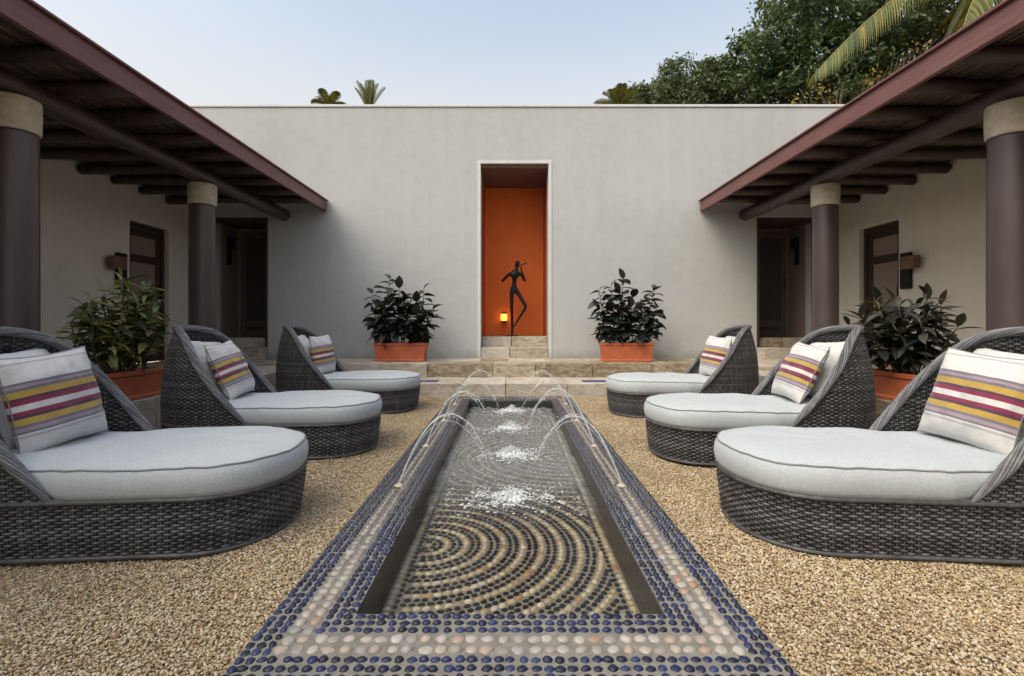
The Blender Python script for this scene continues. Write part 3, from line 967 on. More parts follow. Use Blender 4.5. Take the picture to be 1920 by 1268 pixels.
# water surface with rings spreading from where the jets fall
SPL = [(.015, 3.14), (0.0, 4.15), (.005, 5.20), (.02, 6.22)]
nx, ny = 104, 480
gx, gy = np.meshgrid(np.linspace(-PXI + .008, PXI - .008, nx), np.linspace(PYI0 + .008, PYI1 - .008, ny))
gz = np.zeros_like(gx)
for i, (sx, sy) in enumerate(SPL):
    d = np.hypot(gx - sx, gy - sy)
    gz += .0075 * np.exp(-d / .40) * np.cos(2 * PI * d / .085 + i + .8 * np.sin(3 * np.arctan2(gy - sy, gx - sx) + i))
    gz += .0050 * np.exp(-(d / .10) ** 2) * np.cos(2 * PI * d / .05)
amp = np.clip((gy - 2.2) / 1.0, .12, 1)
for k in range(14):
    a = R.uniform(0, 2 * PI); wl_ = R.uniform(.06, .22)
    gz += amp * .0022 * np.sin(2 * PI * (gx * math.cos(a) + gy * math.sin(a)) / wl_ + R.uniform(0, 6))
i = np.arange(ny - 1)[:, None]; j = np.arange(nx - 1)[None, :]
WF = np.stack([i * nx + j, i * nx + j + 1, (i + 1) * nx + j + 1, (i + 1) * nx + j], -1).reshape(-1, 4)
wat = link('water', mesh_np('water', np.stack([gx, gy, gz + ZW], -1).reshape(-1, 3), WF), M['water'], None, smooth=True)
tag(wat, kind='structure')


ICO = None


def ico():
    global ICO
    if ICO is None:
        bm = bmesh.new(); bmesh.ops.create_icosphere(bm, subdivisions=1, radius=1)
        ICO = (np.array([v.co[:] for v in bm.verts]), np.array([[v.index for v in f.verts] for f in bm.faces])); bm.free()
    return ICO


def drops_mesh(name, C, S, extra=None):
    V, F = ico(); n = len(C)
    P = (V[None] * S[:, None, :] + C[:, None, :]).reshape(-1, 3)
    Fs = [(F[None] + (np.arange(n) * len(V))[:, None, None]).reshape(-1, 3)]
    if extra is not None:
        EV, EF = extra
        Fs.append(np.asarray(EF) + len(P)); P = np.concatenate([P, EV])
    return mesh_np(name, P, Fs)


def jet(s, k):
    x0, y0 = s * .665, NOZ[k]
    xe, ye = SPL[k][0] + s * .05, SPL[k][1]
    pk = [.44, .47, .45, .44][k] + random.uniform(-.015, .015)
    ts = np.linspace(0, 1, 60)
    z0, z1 = ZR + .018, ZW
    # ballistic arc with the given peak
    b = 2 * (pk - z0) + 2 * math.sqrt((pk - z0) * (pk - z1)); a = z1 - z0 - b
    x = x0 + (xe - x0) * ts; y = y0 + (ye - y0) * ts; z = z0 + b * ts + a * ts ** 2
    w = .006 * ts ** 1.3
    x = x + w * np.sin(ts * 31 + k); y = y + w * np.cos(ts * 27 + k * 2)
    r = (.0048 - .0014 * ts) * (1 + .35 * np.sin(ts * 70 + k * 3 + s) * ts + .22 * np.sin(ts * 131 + k) * ts)
    cut = int(len(ts) * random.uniform(.74, .86))
    V, F = tube_np(np.stack([x, y, z], -1)[:cut], r[:cut], 7)
    n = 70
    ti = np.clip(R.uniform(.35, 1.0, n) ** .8, 0, 1); idx = (ti * 59).astype(int)
    C = np.stack([x[idx], y[idx], z[idx]], -1) + R.normal(0, 1, (n, 3)) * (.004 + .014 * ti[:, None])
    S = R.uniform(.0016, .0042, (n, 1)) * np.array([[1, 1, 1.4]])
    o = link('water_jet', drops_mesh('water_jet', C, S, None), M['jet'], None, smooth=True)
    for q in range(2):
        f_ = random.uniform(.90, 1.06); e_ = random.uniform(-.10, .10); cut2 = int(60 * random.uniform(.45, .95))
        c_ = np.stack([x0 + (xe - x0) * ts * (1 + e_ * .6), y0 + (ye - y0 + e_ * .35) * ts, z0 + (b * ts + a * ts ** 2) * f_], -1)
        c_ += np.stack([.004 * np.sin(ts * 40 + q), .004 * np.cos(ts * 33 + q * 2), .003 * np.sin(ts * 47)], -1) * ts[:, None]
        v_, g_ = tube_np(c_[:cut2], (.0020 + .0010 * np.sin(ts * 60 + q * 2) * ts)[:cut2], 5)
        link('stray_stream', mesh_np('stray_stream', v_, g_), M['jet'], o, smooth=True)
    tm = mesh_np('stream', V, F)
    link('stream', tm, M['jet'], o, smooth=True)
    side = 'left' if s < 0 else 'right'
    nm = ['nearest', 'second nearest', 'third nearest', 'farthest'][k]
    tag(o, f'thin arcing water jet, {nm} of four springing from the {side} pool rim', 'water jet', 'jets arching into the pool')


for k in range(4):
    for s in (-1, 1): jet(s, k)
for k, (sx, sy) in enumerate(SPL):
    n = 1500
    sp = [.155, .125, .125, .12][k]
    rr = np.abs(R.normal(0, 1, n)) * sp
    a = R.uniform(0, 2 * PI, n) + .5 * np.sin(rr * 60)
    keep = np.array([mnoise.noise(Vector((q * math.cos(w) * 14 + k * 7, q * math.sin(w) * 14, 5.5))) for q, w in zip(rr, a)]) > R.uniform(-.55, .15, n)
    rr, a = rr[keep], a[keep]; n = len(rr)
    hgt = np.exp(-(rr / .07) ** 2) * R.uniform(0, 1, n) ** 2 * .085 + R.uniform(-.001, .004, n)
    C = np.stack([sx + rr * np.cos(a) * 1.35, sy + rr * np.sin(a), ZW + hgt], -1)
    flat = np.where(hgt < .01, .45, 1.1)
    S = R.uniform(.0022, .0085, (n, 1)) * np.stack([R.uniform(.8, 2.0, n), R.uniform(.8, 1.6, n), flat * R.uniform(.7, 1.2, n)], -1)
    S *= np.where(hgt > .02, .55, 1)[:, None]
    # foam: a ragged low mound with torn edges
    m_ = 34; t_ = np.linspace(0, 2 * PI, 56, endpoint=False)
    rad_ = np.linspace(.0, sp * 1.5, m_)
    EV = []
    for q in rad_:
        for tt in t_:
            px, py = q * math.cos(tt) * 1.3, q * math.sin(tt)
            nz = mnoise.noise(Vector((px * 24 + k * 9, py * 24, 3.1))) + .7 * mnoise.noise(Vector((px * 60, py * 60 + k * 5, 1.3))) + .4 * mnoise.noise(Vector((px * 130, py * 130, 1.3)))
            EV.append((sx + px, sy + py, ZW + .026 * math.exp(-(q / .055) ** 2) * (1 + 1.1 * nz) + .017 * nz * math.exp(-(q / (sp * .9)) ** 2) - .0015 - .008 * (q / sp) ** 2))
    EV = np.array(EV)
    up = EV[:, 2] > ZW - .001
    EF = [(i_ * 56 + j_, i_ * 56 + (j_ + 1) % 56, (i_ + 1) * 56 + (j_ + 1) % 56, (i_ + 1) * 56 + j_) for i_ in range(m_ - 1) for j_ in range(56) if up[i_ * 56 + j_] and up[i_ * 56 + (j_ + 1) % 56] and up[(i_ + 1) * 56 + (j_ + 1) % 56] and up[(i_ + 1) * 56 + j_]]
    o = link('water_splash', drops_mesh('water_splash', C, S, (np.array(EV), np.array(EF))), M['foam'], None, smooth=True)
    nm = ['nearest', 'second nearest', 'third nearest', 'farthest'][k]
    tag(o, f'white foaming splash in the middle of the pool, {nm} of four', 'splash', 'splashes where the jets meet')

# ------------------------------------------------------------------ loungers
LA, LB = .84, .42


def plan_curve(n=720):
    """closed outline, arc-length even; starts at the foot tip, runs counter clockwise"""
    pts = []
    def se(a, b, ex, t):
        c, s = math.cos(t), math.sin(t)
        return a * math.copysign(abs(c) ** (2 / ex), c), b * math.copysign(abs(s) ** (2 / ex), s)
    for t in np.linspace(0, PI / 2, 120):
        x, y = se(.36, LB, 2.2, t); pts.append((.485 + x, y))
    for t in np.linspace(PI / 2, 3 * PI / 2, 240):
        x, y = se(.495, LB, 2.1, t); pts.append((-.28 + x, y))
    for t in np.linspace(3 * PI / 2, 2 * PI, 120):
        x, y = se(.36, LB, 2.2, t); pts.append((.485 + x, y))
    P = np.array(pts); d = np.r_[0, np.cumsum(np.hypot(*np.diff(P, axis=0).T))]
    s = np.linspace(0, d[-1], n, endpoint=False)
    return np.stack([np.interp(s, d, P[:, 0]), np.interp(s, d, P[:, 1])], -1), d[-1]


ZB = .25


def hood_h(x):
    lin = ZB + 1.19 * (-.02 - np.asarray(x, dtype=float))
    k = 14.0
    return np.maximum(ZB, -np.logaddexp(-k * lin, -k * .962) / k)


def shell_xy(P, z):
    """plan point scaled for the height z"""
    z = np.asarray(z, dtype=float)
    t = np.clip((z - ZB) / .77, 0, 1.05)
    low = np.clip((ZB - z) / ZB, 0, 1)
    k = 1 - .035 * low ** 1.5
    x = P[..., 0] * k; y = P[..., 1] * k
    bulge = .018 * np.sin(np.clip(t, 0, 1) * PI)
    y = y * (1 - .33 * t ** 3.0 + bulge / LB)
    x = x + (.095 * t ** 2.2 - bulge * .5) * (P[..., 0] < 0)
    return x, y


def weave(rows, Pfun, S, amp=.0066, ry=.0034, rz=.0062, per=.029):
    """rows: list of (row index, s0, s1, closed, zfun)"""
    Vs, Fs, off = [], [], 0
    nst = int(round(S / per / 2)) * 2; p = S / nst
    th = np.linspace(0, 2 * PI, 6, endpoint=False)
    for (ri, s0, s1, closed, z) in rows:
        n = max(6, int((s1 - s0) / (p / 4)))
        s = np.linspace(s0, s1, n, endpoint=not closed)
        off_r = amp * np.cos(PI * s / p + PI * (ri % 2))
        X, Y, NX, NY = Pfun(s, z)
        c = np.stack([X + NX * off_r, Y + NY * off_r, np.full(n, z)], -1)
        N = np.stack([NX, NY, np.zeros(n)], -1)
        V = c[:, None, :] + ry * np.cos(th)[None, :, None] * N[:, None, :] + rz * np.sin(th)[None, :, None] * np.array([0, 0, 1.0])
        k = n if closed else n - 1
        i = np.arange(k)[:, None]; j = np.arange(6)[None, :]; i2 = (i + 1) % n
        F = np.stack([i * 6 + j, i * 6 + (j + 1) % 6, i2 * 6 + (j + 1) % 6, i2 * 6 + j], -1).reshape(-1, 4) + off
        Vs.append(V.reshape(-1, 3)); Fs.append(F); off += n * 6
    return np.concatenate(Vs), np.concatenate(Fs)


def build_lounger_meshes():
    P, S = plan_curve(); n = len(P); sg = np.arange(n) * S / n
    Pe = np.r_[P, P[:1]]; se = np.r_[sg, S]
    def raw(s):
        s = np.mod(s, S); return np.stack([np.interp(s, se, Pe[:, 0]), np.interp(s, se, Pe[:, 1])], -1)
    def pf(s, z):
        q = raw(s); x, y = shell_xy(q, z)
        q1, q0 = raw(s + .01), raw(s - .01)
        x1, y1 = shell_xy(q1, z); x0, y0 = shell_xy(q0, z)
        tx, ty = x1 - x0, y1 - y0; l = np.hypot(tx, ty) + 1e-9
        return x, y, ty / l, -tx / l
    out = {}
    pit = .0128
    rows = [(i, 0, S, True, z) for i, z in enumerate(np.arange(.014, ZB - .004, pit))]
    out['base'] = weave(rows, pf, S)
    # base stakes
    nst = int(round(S / .029 / 2)) * 2
    V, F, o = [], [], 0
    for i in range(nst):
        s = np.array([i * S / nst]); pts = []
        for z in np.linspace(.0, ZB, 5):
            x, y, nx_, ny_ = pf(s, z); pts.append((x[0], y[0], z))
        v, f = tube_np(pts, .0042, 5); V.append(v); F.append(f + o); o += len(v)
    v, f = out['base']; out['base'] = (np.concatenate([v] + V), np.concatenate([f] + [q + len(v) for q in F]))
    # hood rows
    H = hood_h(P[:, 0])
    rows = []; mid = S / 2
    for i, z in enumerate(np.arange(ZB + .012, 1.0, pit)):
        ok = sg[(H > z + .012) & (P[:, 0] < 0)]
        if len(ok) < 4: continue
        rows.append((i, ok.min(), ok.max(), False, z))
    hv, hf = weave(rows, pf, S)
    V, F, o = [], [], 0
    for i in range(nst):
        s = np.array([i * S / nst]); q = raw(s)
        if q[0, 0] > -.04: continue
        top = float(hood_h(q[0, 0])); pts = []
        for z in np.linspace(ZB, top, 10):
            x, y, _, _ = pf(s, z); pts.append((x[0], y[0], z))
        v, f = tube_np(pts, .0042, 5); V.append(v); F.append(f + o); o += len(v)
    out['hood'] = (np.concatenate([hv] + V), np.concatenate([hf] + [q + len(hv) for q in F]))
    # liner sheets between the strands
    m = 240; s = np.arange(m) * S / m
    V = []
    for z in np.linspace(.004, ZB, 6):
        x, y, a, b = pf(s, z); V.append(np.stack([x - a * .003, y - b * .003, np.full(m, z)], -1))
    V = np.concatenate(V); i = np.arange(5)[:, None]; j = np.arange(m)[None, :]
    F = np.stack([i * m + j, i * m + (j + 1) % m, (i + 1) * m + (j + 1) % m, (i + 1) * m + j], -1).reshape(-1, 4)
    out['liner'] = (V, F)
    sel = sg[P[:, 0] < -.03]; s = np.linspace(sel.min(), sel.max(), 120); q = raw(s); top = hood_h(q[:, 0])
    V = []
    for t in np.linspace(0, 1, 14):
        z = ZB + (top - ZB) * t; x, y = shell_xy(q, z); V.append(np.stack([x, y, z], -1))
    V = np.concatenate(V); i = np.arange(13)[:, None]; j = np.arange(119)[None, :]
    F = np.stack([i * 120 + j, i * 120 + j + 1, (i + 1) * 120 + j + 1, (i + 1) * 120 + j], -1).reshape(-1, 4)
    out['hood_liner'] = (V, F)
    # rolled rim of the hood: twisted strands round a core
    s = np.linspace(sel.min() - .04, sel.max() + .04, 460); q = raw(s); z = hood_h(q[:, 0]) + .004; x, y = shell_xy(q, z)
    fade = np.clip(np.minimum(np.arange(460), np.arange(460)[::-1]) / 34, .12, 1) ** .7
    path = np.stack([x, y, z], -1)
    Vs, Fs, off = [], [], 0
    T = np.gradient(path, axis=0); T /= np.linalg.norm(T, axis=1)[:, None]
    A = np.cross(T, np.array([0, 0, 1.0])); A /= np.linalg.norm(A, axis=1)[:, None] + 1e-9; B = np.cross(A, T)
    dd = np.r_[0, np.cumsum(np.linalg.norm(np.diff(path, axis=0), axis=1))]
    for k in range(11):
        ph = 2 * PI * k / 11 + dd / .05 * .5
        c = path + (.0185 * fade)[:, None] * (np.cos(ph)[:, None] * A * 1.3 + np.sin(ph)[:, None] * B)
        v, f = tube_np(c, .0062 * fade, 6); Vs.append(v); Fs.append(f + off); off += len(v)
    out['rim'] = (np.concatenate(Vs), np.concatenate(Fs))
    # base edging, top and bottom
    s = np.linspace(0, S, 260, endpoint=False)
    Vs, Fs, off = [], [], 0
    for z, r in ((ZB, .011), (.012, .010)):
        x, y, a, b = pf(s, z); v, f = tube_np(np.stack([x + a * .004, y + b * .004, np.full(260, z)], -1), r, 7, closed=True)
        Vs.append(v); Fs.append(f + off); off += len(v)
    out['edging'] = (np.concatenate(Vs), np.concatenate(Fs))
    # cushion: rings from under side to crown
    m = 220; s = np.arange(m) * S / m; q = raw(s)
    tang = raw(s + .01) - raw(s - .01); tl = np.hypot(tang[:, 0], tang[:, 1]); nx_, ny_ = tang[:, 1] / tl, -tang[:, 0] / tl
    back = np.clip((.06 - q[:, 0]) / .14, 0, 1) * .042     # sits inside the hood
    prof = [(-.30, .246), (-.03, .247), (.003, .256), (.014, .285), (.019, .315), (.016, .345), (.006, .370), (.0, .377), (-.006, .382), (-.05, .401), (-.11, .414), (-.19, .421), (-.27, .424), (-.36, .425)]
    V = []; wr = np.array([mnoise.noise(Vector((q[a, 0] * 5, q[a, 1] * 5, 2.2))) for a in range(m)])
    wr2 = np.array([mnoise.noise(Vector((q[a, 0] * 16, q[a, 1] * 16, 7.2))) for a in range(m)])
    for oi_, (o, z) in enumerate(prof):
        if o > -.05:
            x = q[:, 0] + nx_ * (o - back); y = q[:, 1] + ny_ * (o - back)
        else:
            k = 1 + o / LB
            x = q[:, 0] * (1 + o / LB * .62) - nx_ * back * k; y = q[:, 1] * k - ny_ * back * k
        zz = z + .008 * wr * (z > .26) + .005 * wr2 * (.26 < z < .40) - (.012 * np.exp(-((x - .30) / .28) ** 2 - (y / .3) ** 2) + .016 * np.exp(-((x + .18) / .16) ** 2 - (y / .28) ** 2)) * (z > .39)
        zz = zz + .010 * np.clip(q[:, 0], -.5, .5) * (z > .3)
        V.append(np.stack([x, y, zz], -1))
    k = len(prof); Vc = np.concatenate(V); i = np.arange(k - 1)[:, None]; j = np.arange(m)[None, :]
    F = np.stack([i * m + j, i * m + (j + 1) % m, (i + 1) * m + (j + 1) % m, (i + 1) * m + j], -1).reshape(-1, 4)
    # close the crown with rows bridging the last ring across
    last = (k - 1) * m; cf = []
    for a in range(m // 2 - 1):
        cf.append((last + a, last + a + 1, last + (m - a - 2) % m + 0, last + (m - a - 1) % m)) if a else cf.append((last, last + 1, last + m - 2, last + m - 1))
    out['cushion'] = (Vc, [F, np.array(cf)])
    v1, f1 = tube_np(V[7] + np.array([0, 0, .001]), .0052, 6, closed=True)
    v2, f2 = tube_np(V[2] + np.array([0, 0, -.002]), .0045, 6, closed=True)
    out['piping'] = (v1, f1); out['piping2'] = (v2, f2)
    return out


LM = {}
for k_, (v_, f_) in build_lounger_meshes().items():
    LM[k_] = mesh_np('lounger_' + k_, v_, f_)
    LM[k_].polygons.foreach_set('use_smooth', np.ones(len(LM[k_].polygons), dtype=bool))
for k_, mk_ in (('base', 'wicker'), ('hood', 'wicker'), ('liner', 'liner'), ('hood_liner', 'liner'), ('rim', 'wicker_light'), ('edging', 'wicker'), ('cushion', 'cushion'), ('piping', 'piping'), ('piping2', 'piping')):
    LM[k_].materials.append(M[mk_])


def pillow_mesh(name, w, th, seed, mat):
    n = 26; u = np.linspace(-1, 1, n); U, Vv = np.meshgrid(u, u)
    ox = U * w / 2 * (1 - .075 * (1 - Vv ** 2) * np.abs(U) ** 3); oy = Vv * w / 2 * (1 - .075 * (1 - U ** 2) * np.abs(Vv) ** 3)
    prof = (np.clip(1 - np.abs(U) ** 2.6, 0, 1) ** .5) * (np.clip(1 - np.abs(Vv) ** 2.6, 0, 1) ** .5)
    wr = np.array([[mnoise.noise(Vector((a * 3.1 + seed * 3, b * 3.1, seed))) + .5 * mnoise.noise(Vector((a * 8 + seed, b * 8, seed * 2))) for a in u] for b in u])
    zt = th / 2 * prof * (1 + .20 * wr) + .008 * wr * (1 - prof)
    zb = -th / 2 * prof * (1 - .12 * wr) + .008 * wr * (1 - prof)
    sag = -.05 * th * (Vv < 0) * Vv
    zt = zt + sag * prof
    V = np.concatenate([np.stack([ox, oy, zt], -1).reshape(-1, 3), np.stack([ox, oy, zb], -1).reshape(-1, 3)])
    i = np.arange(n - 1)[:, None]; j = np.arange(n - 1)[None, :]
    F = np.stack([i * n + j, i * n + j + 1, (i + 1) * n + j + 1, (i + 1) * n + j], -1).reshape(-1, 4)
    G = F[:, ::-1] + n * n
    b = [(0, jj) for jj in range(n)] + [(ii, n - 1) for ii in range(1, n)] + [(n - 1, jj) for jj in range(n - 2, -1, -1)] + [(ii, 0) for ii in range(n - 2, 0, -1)]
    idx = np.array([r_ * n + c_ for r_, c_ in b]); nx_ = np.roll(idx, -1)
    E = np.stack([idx, idx + n * n, nx_ + n * n, nx_], -1)
    me = mesh_np(name, V, [F, G, E]); me.materials.append(M[mat])
    me.polygons.foreach_set('use_smooth', np.ones(len(me.polygons), dtype=bool))
    # seam piping
    sm = mesh_np(name + '_seam', *tube_np(V[idx], .0035, 5, closed=True)); sm.materials.append(M['piping'] if mat == 'stripes' else M['pillow_plain'])
    return me, sm


PILS = [pillow_mesh('striped_pillow', .47, .17, sd_, 'stripes') for sd_ in (1, 2, 3)]
PILW = [pillow_mesh('plain_pillow', .48, .17, sd_ + 10, 'pillow_plain') for sd_ in (1, 2, 3)]


def place_pillow(name, pair, centre, s, lean, yaw, roll, label, cat, grp):
    """normal points to the foot of the lounger (+x for s=1, -x for s=-1); local y is up, local x across"""
    me, sm = pair
    N = Vector((s * math.cos(lean), 0, math.sin(lean)))
    U = Vector((-s * math.sin(lean), 0, math.cos(lean)))
    X = U.cross(N)
    m = Matrix((X, U, N)).transposed().to_4x4()
    m = Matrix.Rotation(yaw, 4, 'Z') @ m @ Matrix.Rotation(roll, 4, 'Z')
    o = link(name, me, None); o.matrix_world = Matrix.Translation(centre) @ m
    q = link('seam', sm, None, o)
    tag(o, label, cat, grp)


def lounger(x, y, s, yaw, label):
    r = empty('lounger', (x, y, .004), yaw + (0 if s > 0 else PI))
    link('woven_base', LM['base'], None, r)['kind'] = 'stuff'
    link('base_lining', LM['liner'], None, r)
    link('base_edging', LM['edging'], None, r)
    hd = link('woven_hood', LM['hood'], None, r); hd['kind'] = 'stuff'
    link('hood_lining', LM['hood_liner'], None, hd)
    link('rolled_rim', LM['rim'], None, hd)
    c = link('seat_cushion', LM['cushion'], None, r)
    link('piping', LM['piping'], None, c); link('piping', LM['piping2'], None, c)
    tag(r, label, 'lounger', 'hooded wicker loungers beside the pool')
    return r


LG = [(-1.92, 2.54, 1, rad(5), 'left', 'nearest'), (-1.92, 4.12, 1, rad(5), 'left', 'middle'), (-1.93, 6.04, 1, rad(3), 'left', 'farthest'),
      (1.93, 2.54, -1, rad(-5.5), 'right', 'nearest'), (1.92, 3.95, -1, rad(-4), 'right', 'middle'), (1.95, 5.76, -1, rad(-3.5), 'right', 'farthest')]
LEAN = [12, 23, 10, 18, 26, 15]
SH = [(.0, .0), (.02, .03), (-.02, .04), (.03, -.02), (-.01, .02), (.02, -.03)]
for q_, (x, y, s, yaw, sd_, nm) in enumerate(LG):
    lounger(x, y, s, yaw, f'grey wicker hooded lounger with pale cushion, {nm} of three on the {sd_}')
    ln = rad(LEAN[q_])
    place_pillow('plain_pillow', PILW[q_ % 3], (x - s * .50, y + .03, .645), s, rad(24), rad([4, -3, 5, -4, 3, -5][q_]), rad([3, -4, 2, -3, 4, 1][q_]), f'plain pale pillow leaning in the hood of the {nm} {sd_} lounger', 'pillow', 'plain back pillows')
    place_pillow('striped_pillow', PILS[q_ % 3], (x - s * (.31 + SH[q_][0]), y - .03 + SH[q_][1], .632), s, ln, rad([-4, 5, -6, 7, -3, 8][q_]), rad([5, 4, 2, -5, -3, -2][q_]), f'pillow with mustard and maroon stripes on the {nm} {sd_} lounger', 'pillow', 'striped pillows on the loungers')


# ------------------------------------------------------------------ planters and plants
def planter(x, y, z, w, d, h, rz, label):
    r = empty('planter', (x, y, z), rz)
    t = .025
    bm = bmesh.new()
    def ringv(kx, ky, zz): return [bm.verts.new((sx * kx, sy * ky, zz)) for sx, sy in ((-1, -1), (1, -1), (1, 1), (-1, 1))]
    tp = .93
    rings = [ringv(w / 2 * tp, d / 2 * tp * .97, 0), ringv(w / 2 * tp + .006, d / 2 * tp * .97 + .006, .004), ringv(w / 2 * tp + .006, d / 2 * tp * .97 + .006, .028), ringv(w / 2 * tp - .004, d / 2 * tp * .97 - .004, .036), ringv(w / 2 - .012, d / 2 - .012, h - .045), ringv(w / 2, d / 2, h - .035), ringv(w / 2, d / 2, h), ringv(w / 2 - t, d / 2 - t, h), ringv(w / 2 - t - .004, d / 2 - t - .004, h - .06)]
    bm.faces.new(rings[0][::-1])
    for a, b in zip(rings, rings[1:]):
        for i in range(4): bm.faces.new((a[i], a[(i + 1) % 4], b[(i + 1) % 4], b[i]))
    bm.faces.new(rings[-1])
    bmesh.ops.bevel(bm, geom=[e for e in bm.edges], offset=.003, segments=1, affect='EDGES')
    me = bpy.data.meshes.new('box'); bm.to_mesh(me); bm.free()
    link('box', me, M['terracotta'], r)
    s = MB(); n = 14; gx = np.linspace(-w / 2 + t + .002, w / 2 - t - .002, n); gy = np.linspace(-d / 2 + t + .002, d / 2 - t - .002, 6)
    V = [(a, b, h - .035 + random.uniform(-.008, .012)) for b in gy for a in gx]
    s.add(V, [(j * n + i, j * n + i + 1, (j + 1) * n + i + 1, (j + 1) * n + i) for j in range(5) for i in range(n - 1)])
    s.build('soil', M['soil'], r, True)
    tag(r, label, 'planter', 'terracotta box planters')


def leaf_mesh(name, L, W, fold, droop, mat, n=5):
    V = []; F = []
    for i in range(n + 1):
        t = i / n
        w = W / 2 * (math.sin(PI * t ** .85) ** .75 if 0 < t < 1 else .04)
        z = -droop * L * t * t
        x = L * t * (1 - .12 * droop * t)
        V += [(x, -w, z + fold * w), (x, 0, z), (x, w, z + fold * w)]
    for i in range(n):
        a = i * 3
        F += [(a, a + 3, a + 4, a + 1), (a + 1, a + 4, a + 5, a + 2)]
    me = bpy.data.meshes.new(name); me.from_pydata(V, [], F); me.update(); me.materials.append(mat)
    me.polygons.foreach_set('use_smooth', np.ones(len(me.polygons), dtype=bool))
    return me


LEAVES = {}
for key, L_, W_, mk in (('fig', .25, .150, 'leaf_dark'), ('croton', .165, .048, 'leaf_croton'), ('plum', .185, .068, 'leaf_plum')):
    LEAVES[key] = [leaf_mesh('leaf_' + key, L_ * k, W_ * k, f_, d_, M[mk]) for k, f_, d_ in ((1, .35, .25), (.85, .3, .5), (1.1, .25, .15), (.7, .4, .35))]


def plant(name, x, y, z, key, stems, rz, label, cat, grp, nl, step):
    r = empty(name, (x, y, z), rz)
    gold = 2.39996
    for (bx, by, tx, ty, h, n0) in stems:
        k = 9; pts = []
        cx, cy = random.uniform(-.04, .04), random.uniform(-.04, .04)
        for i in range(k):
            t = i / (k - 1)
            pts.append((bx + (tx - bx) * t + cx * math.sin(t * PI), by + (ty - by) * t + cy * math.sin(t * PI), h * t))
        mb = MB(); mb.tube(pts, [.010 * (1 - .6 * i / (k - 1)) for i in range(k)], 6); mb.build('stem', M['stem'], r, True)
        P = np.array(pts); a = random.uniform(0, 6)
        n = int(n0 * 1.55)
        for i in range(n):
            t0 = .16 if key == 'fig' else .26
            t = t0 + (1 - t0) * (i + .5) / n
            p = [np.interp(t, np.linspace(0, 1, k), P[:, c]) for c in range(3)]
            a += gold + random.uniform(-.3, .3)
            top = t > .93
            pitch = rad(random.uniform(45, 75)) if (top and i >= n - 1) else rad(random.uniform(-24, 30) + 10 * (t - .5))
            o = bpy.data.objects.new('leaf', random.choice(LEAVES[key])); COL.objects.link(o); o.parent = r
            o.location = p
            o.rotation_euler = (random.uniform(-.4, .4), -pitch, a)
            sc = random.uniform(.8, 1.15) * (.85 if top else 1.0); o.scale = (sc, sc, sc)
    tag(r, label, cat, grp)
    return r


# back pair: dark rubber plants
def fig_stems(spec):
    return [(bx, by, tx, ty, h, n) for (bx, by, tx, ty, h, n) in spec]


BLX, BRX, BYY = -1.77, 1.88, 8.32
planter(BLX, BYY, ZT, .84, .30, .30, 0, 'terracotta box planter against the back wall, left of the orange niche')
planter(BRX, BYY, ZT, .84, .30, .30, 0, 'terracotta box planter against the back wall, right of the orange niche')
plant('rubber_plant', BLX, BYY, ZT + .27, 'fig', [(-.18, 0, -.20, .02, 1.08, 17), (-.30, .03, -.48, .0, .84, 14), (-.05, -.04, -.02, -.06, .92, 15), (.12, .03, .14, .04, .74, 13), (.25, 0, .36, .03, .92, 15), (.33, -.03, .52, -.04, .58, 11), (-.34, -.04, -.42, -.08, .52, 10), (.04, -.05, .10, -.13, .60, 11), (.20, -.06, .28, -.12, .50, 9), (-.22, -.05, -.28, -.14, .66, 12), (-.10, .02, -.10, -.10, .46, 10), (.30, .0, .24, .05, .70, 12), (.0, .0, .04, .02, .80, 14), (-.30, 0, -.34, -.12, .36, 8), (.32, -.04, .40, -.13, .34, 8)], 0, 'dark rubber plant left of the orange niche, one shoot topping the rest', 'plant', 'rubber plants by the back wall', 0, 0)
plant('rubber_plant', BRX, BYY, ZT + .27, 'fig', [(-.08, 0, -.04, .02, 1.08, 17), (-.30, .03, -.44, .0, .90, 15), (-.20, -.04, -.26, -.06, .96, 15), (.12, .03, .12, .04, .78, 13), (.30, 0, .46, .03, .92, 15), (.33, -.03, .50, -.04, .60, 11), (-.34, -.04, -.46, -.08, .56, 10), (.04, -.05, .06, -.13, .62, 11), (.20, -.06, .26, -.12, .50, 9), (-.22, -.05, -.28, -.14, .66, 12), (-.10, .02, -.12, -.10, .46, 10), (.30, .0, .30, .05, .76, 12), (.0, .0, -.12, .02, .86, 14), (-.30, 0, -.34, -.12, .36, 8), (.32, -.04, .40, -.13, .34, 8)], 0, 'dark rubber plant right of the orange niche, spreading into two heads', 'plant', 'rubber plants by the back wall', 0, 0)
# side pair on the porch edges
PLX, PLY, PRX, PRY = -3.09, 4.09, 3.12, 4.04
planter(PLX, PLY, ZT, .70, .23, .235, PI / 2, 'terracotta box planter on the left porch edge between two loungers')
planter(PRX, PRY, ZT, .66, .23, .225, PI / 2, 'terracotta box planter on the right porch edge between two loungers')


def bushy(nst, h, spread_x, spread_y, top_shift, nl):
    out = []
    for i in range(nst):
        a = 2 * PI * i / nst + random.uniform(-.2, .2); q = random.uniform(.35, 1)
        bx, by = .20 * q * math.cos(a), .05 * q * math.sin(a)
        tx, ty = spread_x * q * math.cos(a) + top_shift, spread_y * q * math.sin(a)
        hh = h * (1.05 - .45 * q ** 2) * random.uniform(.88, 1.05)
        out.append((bx, by, tx, ty, hh, nl))
    return out


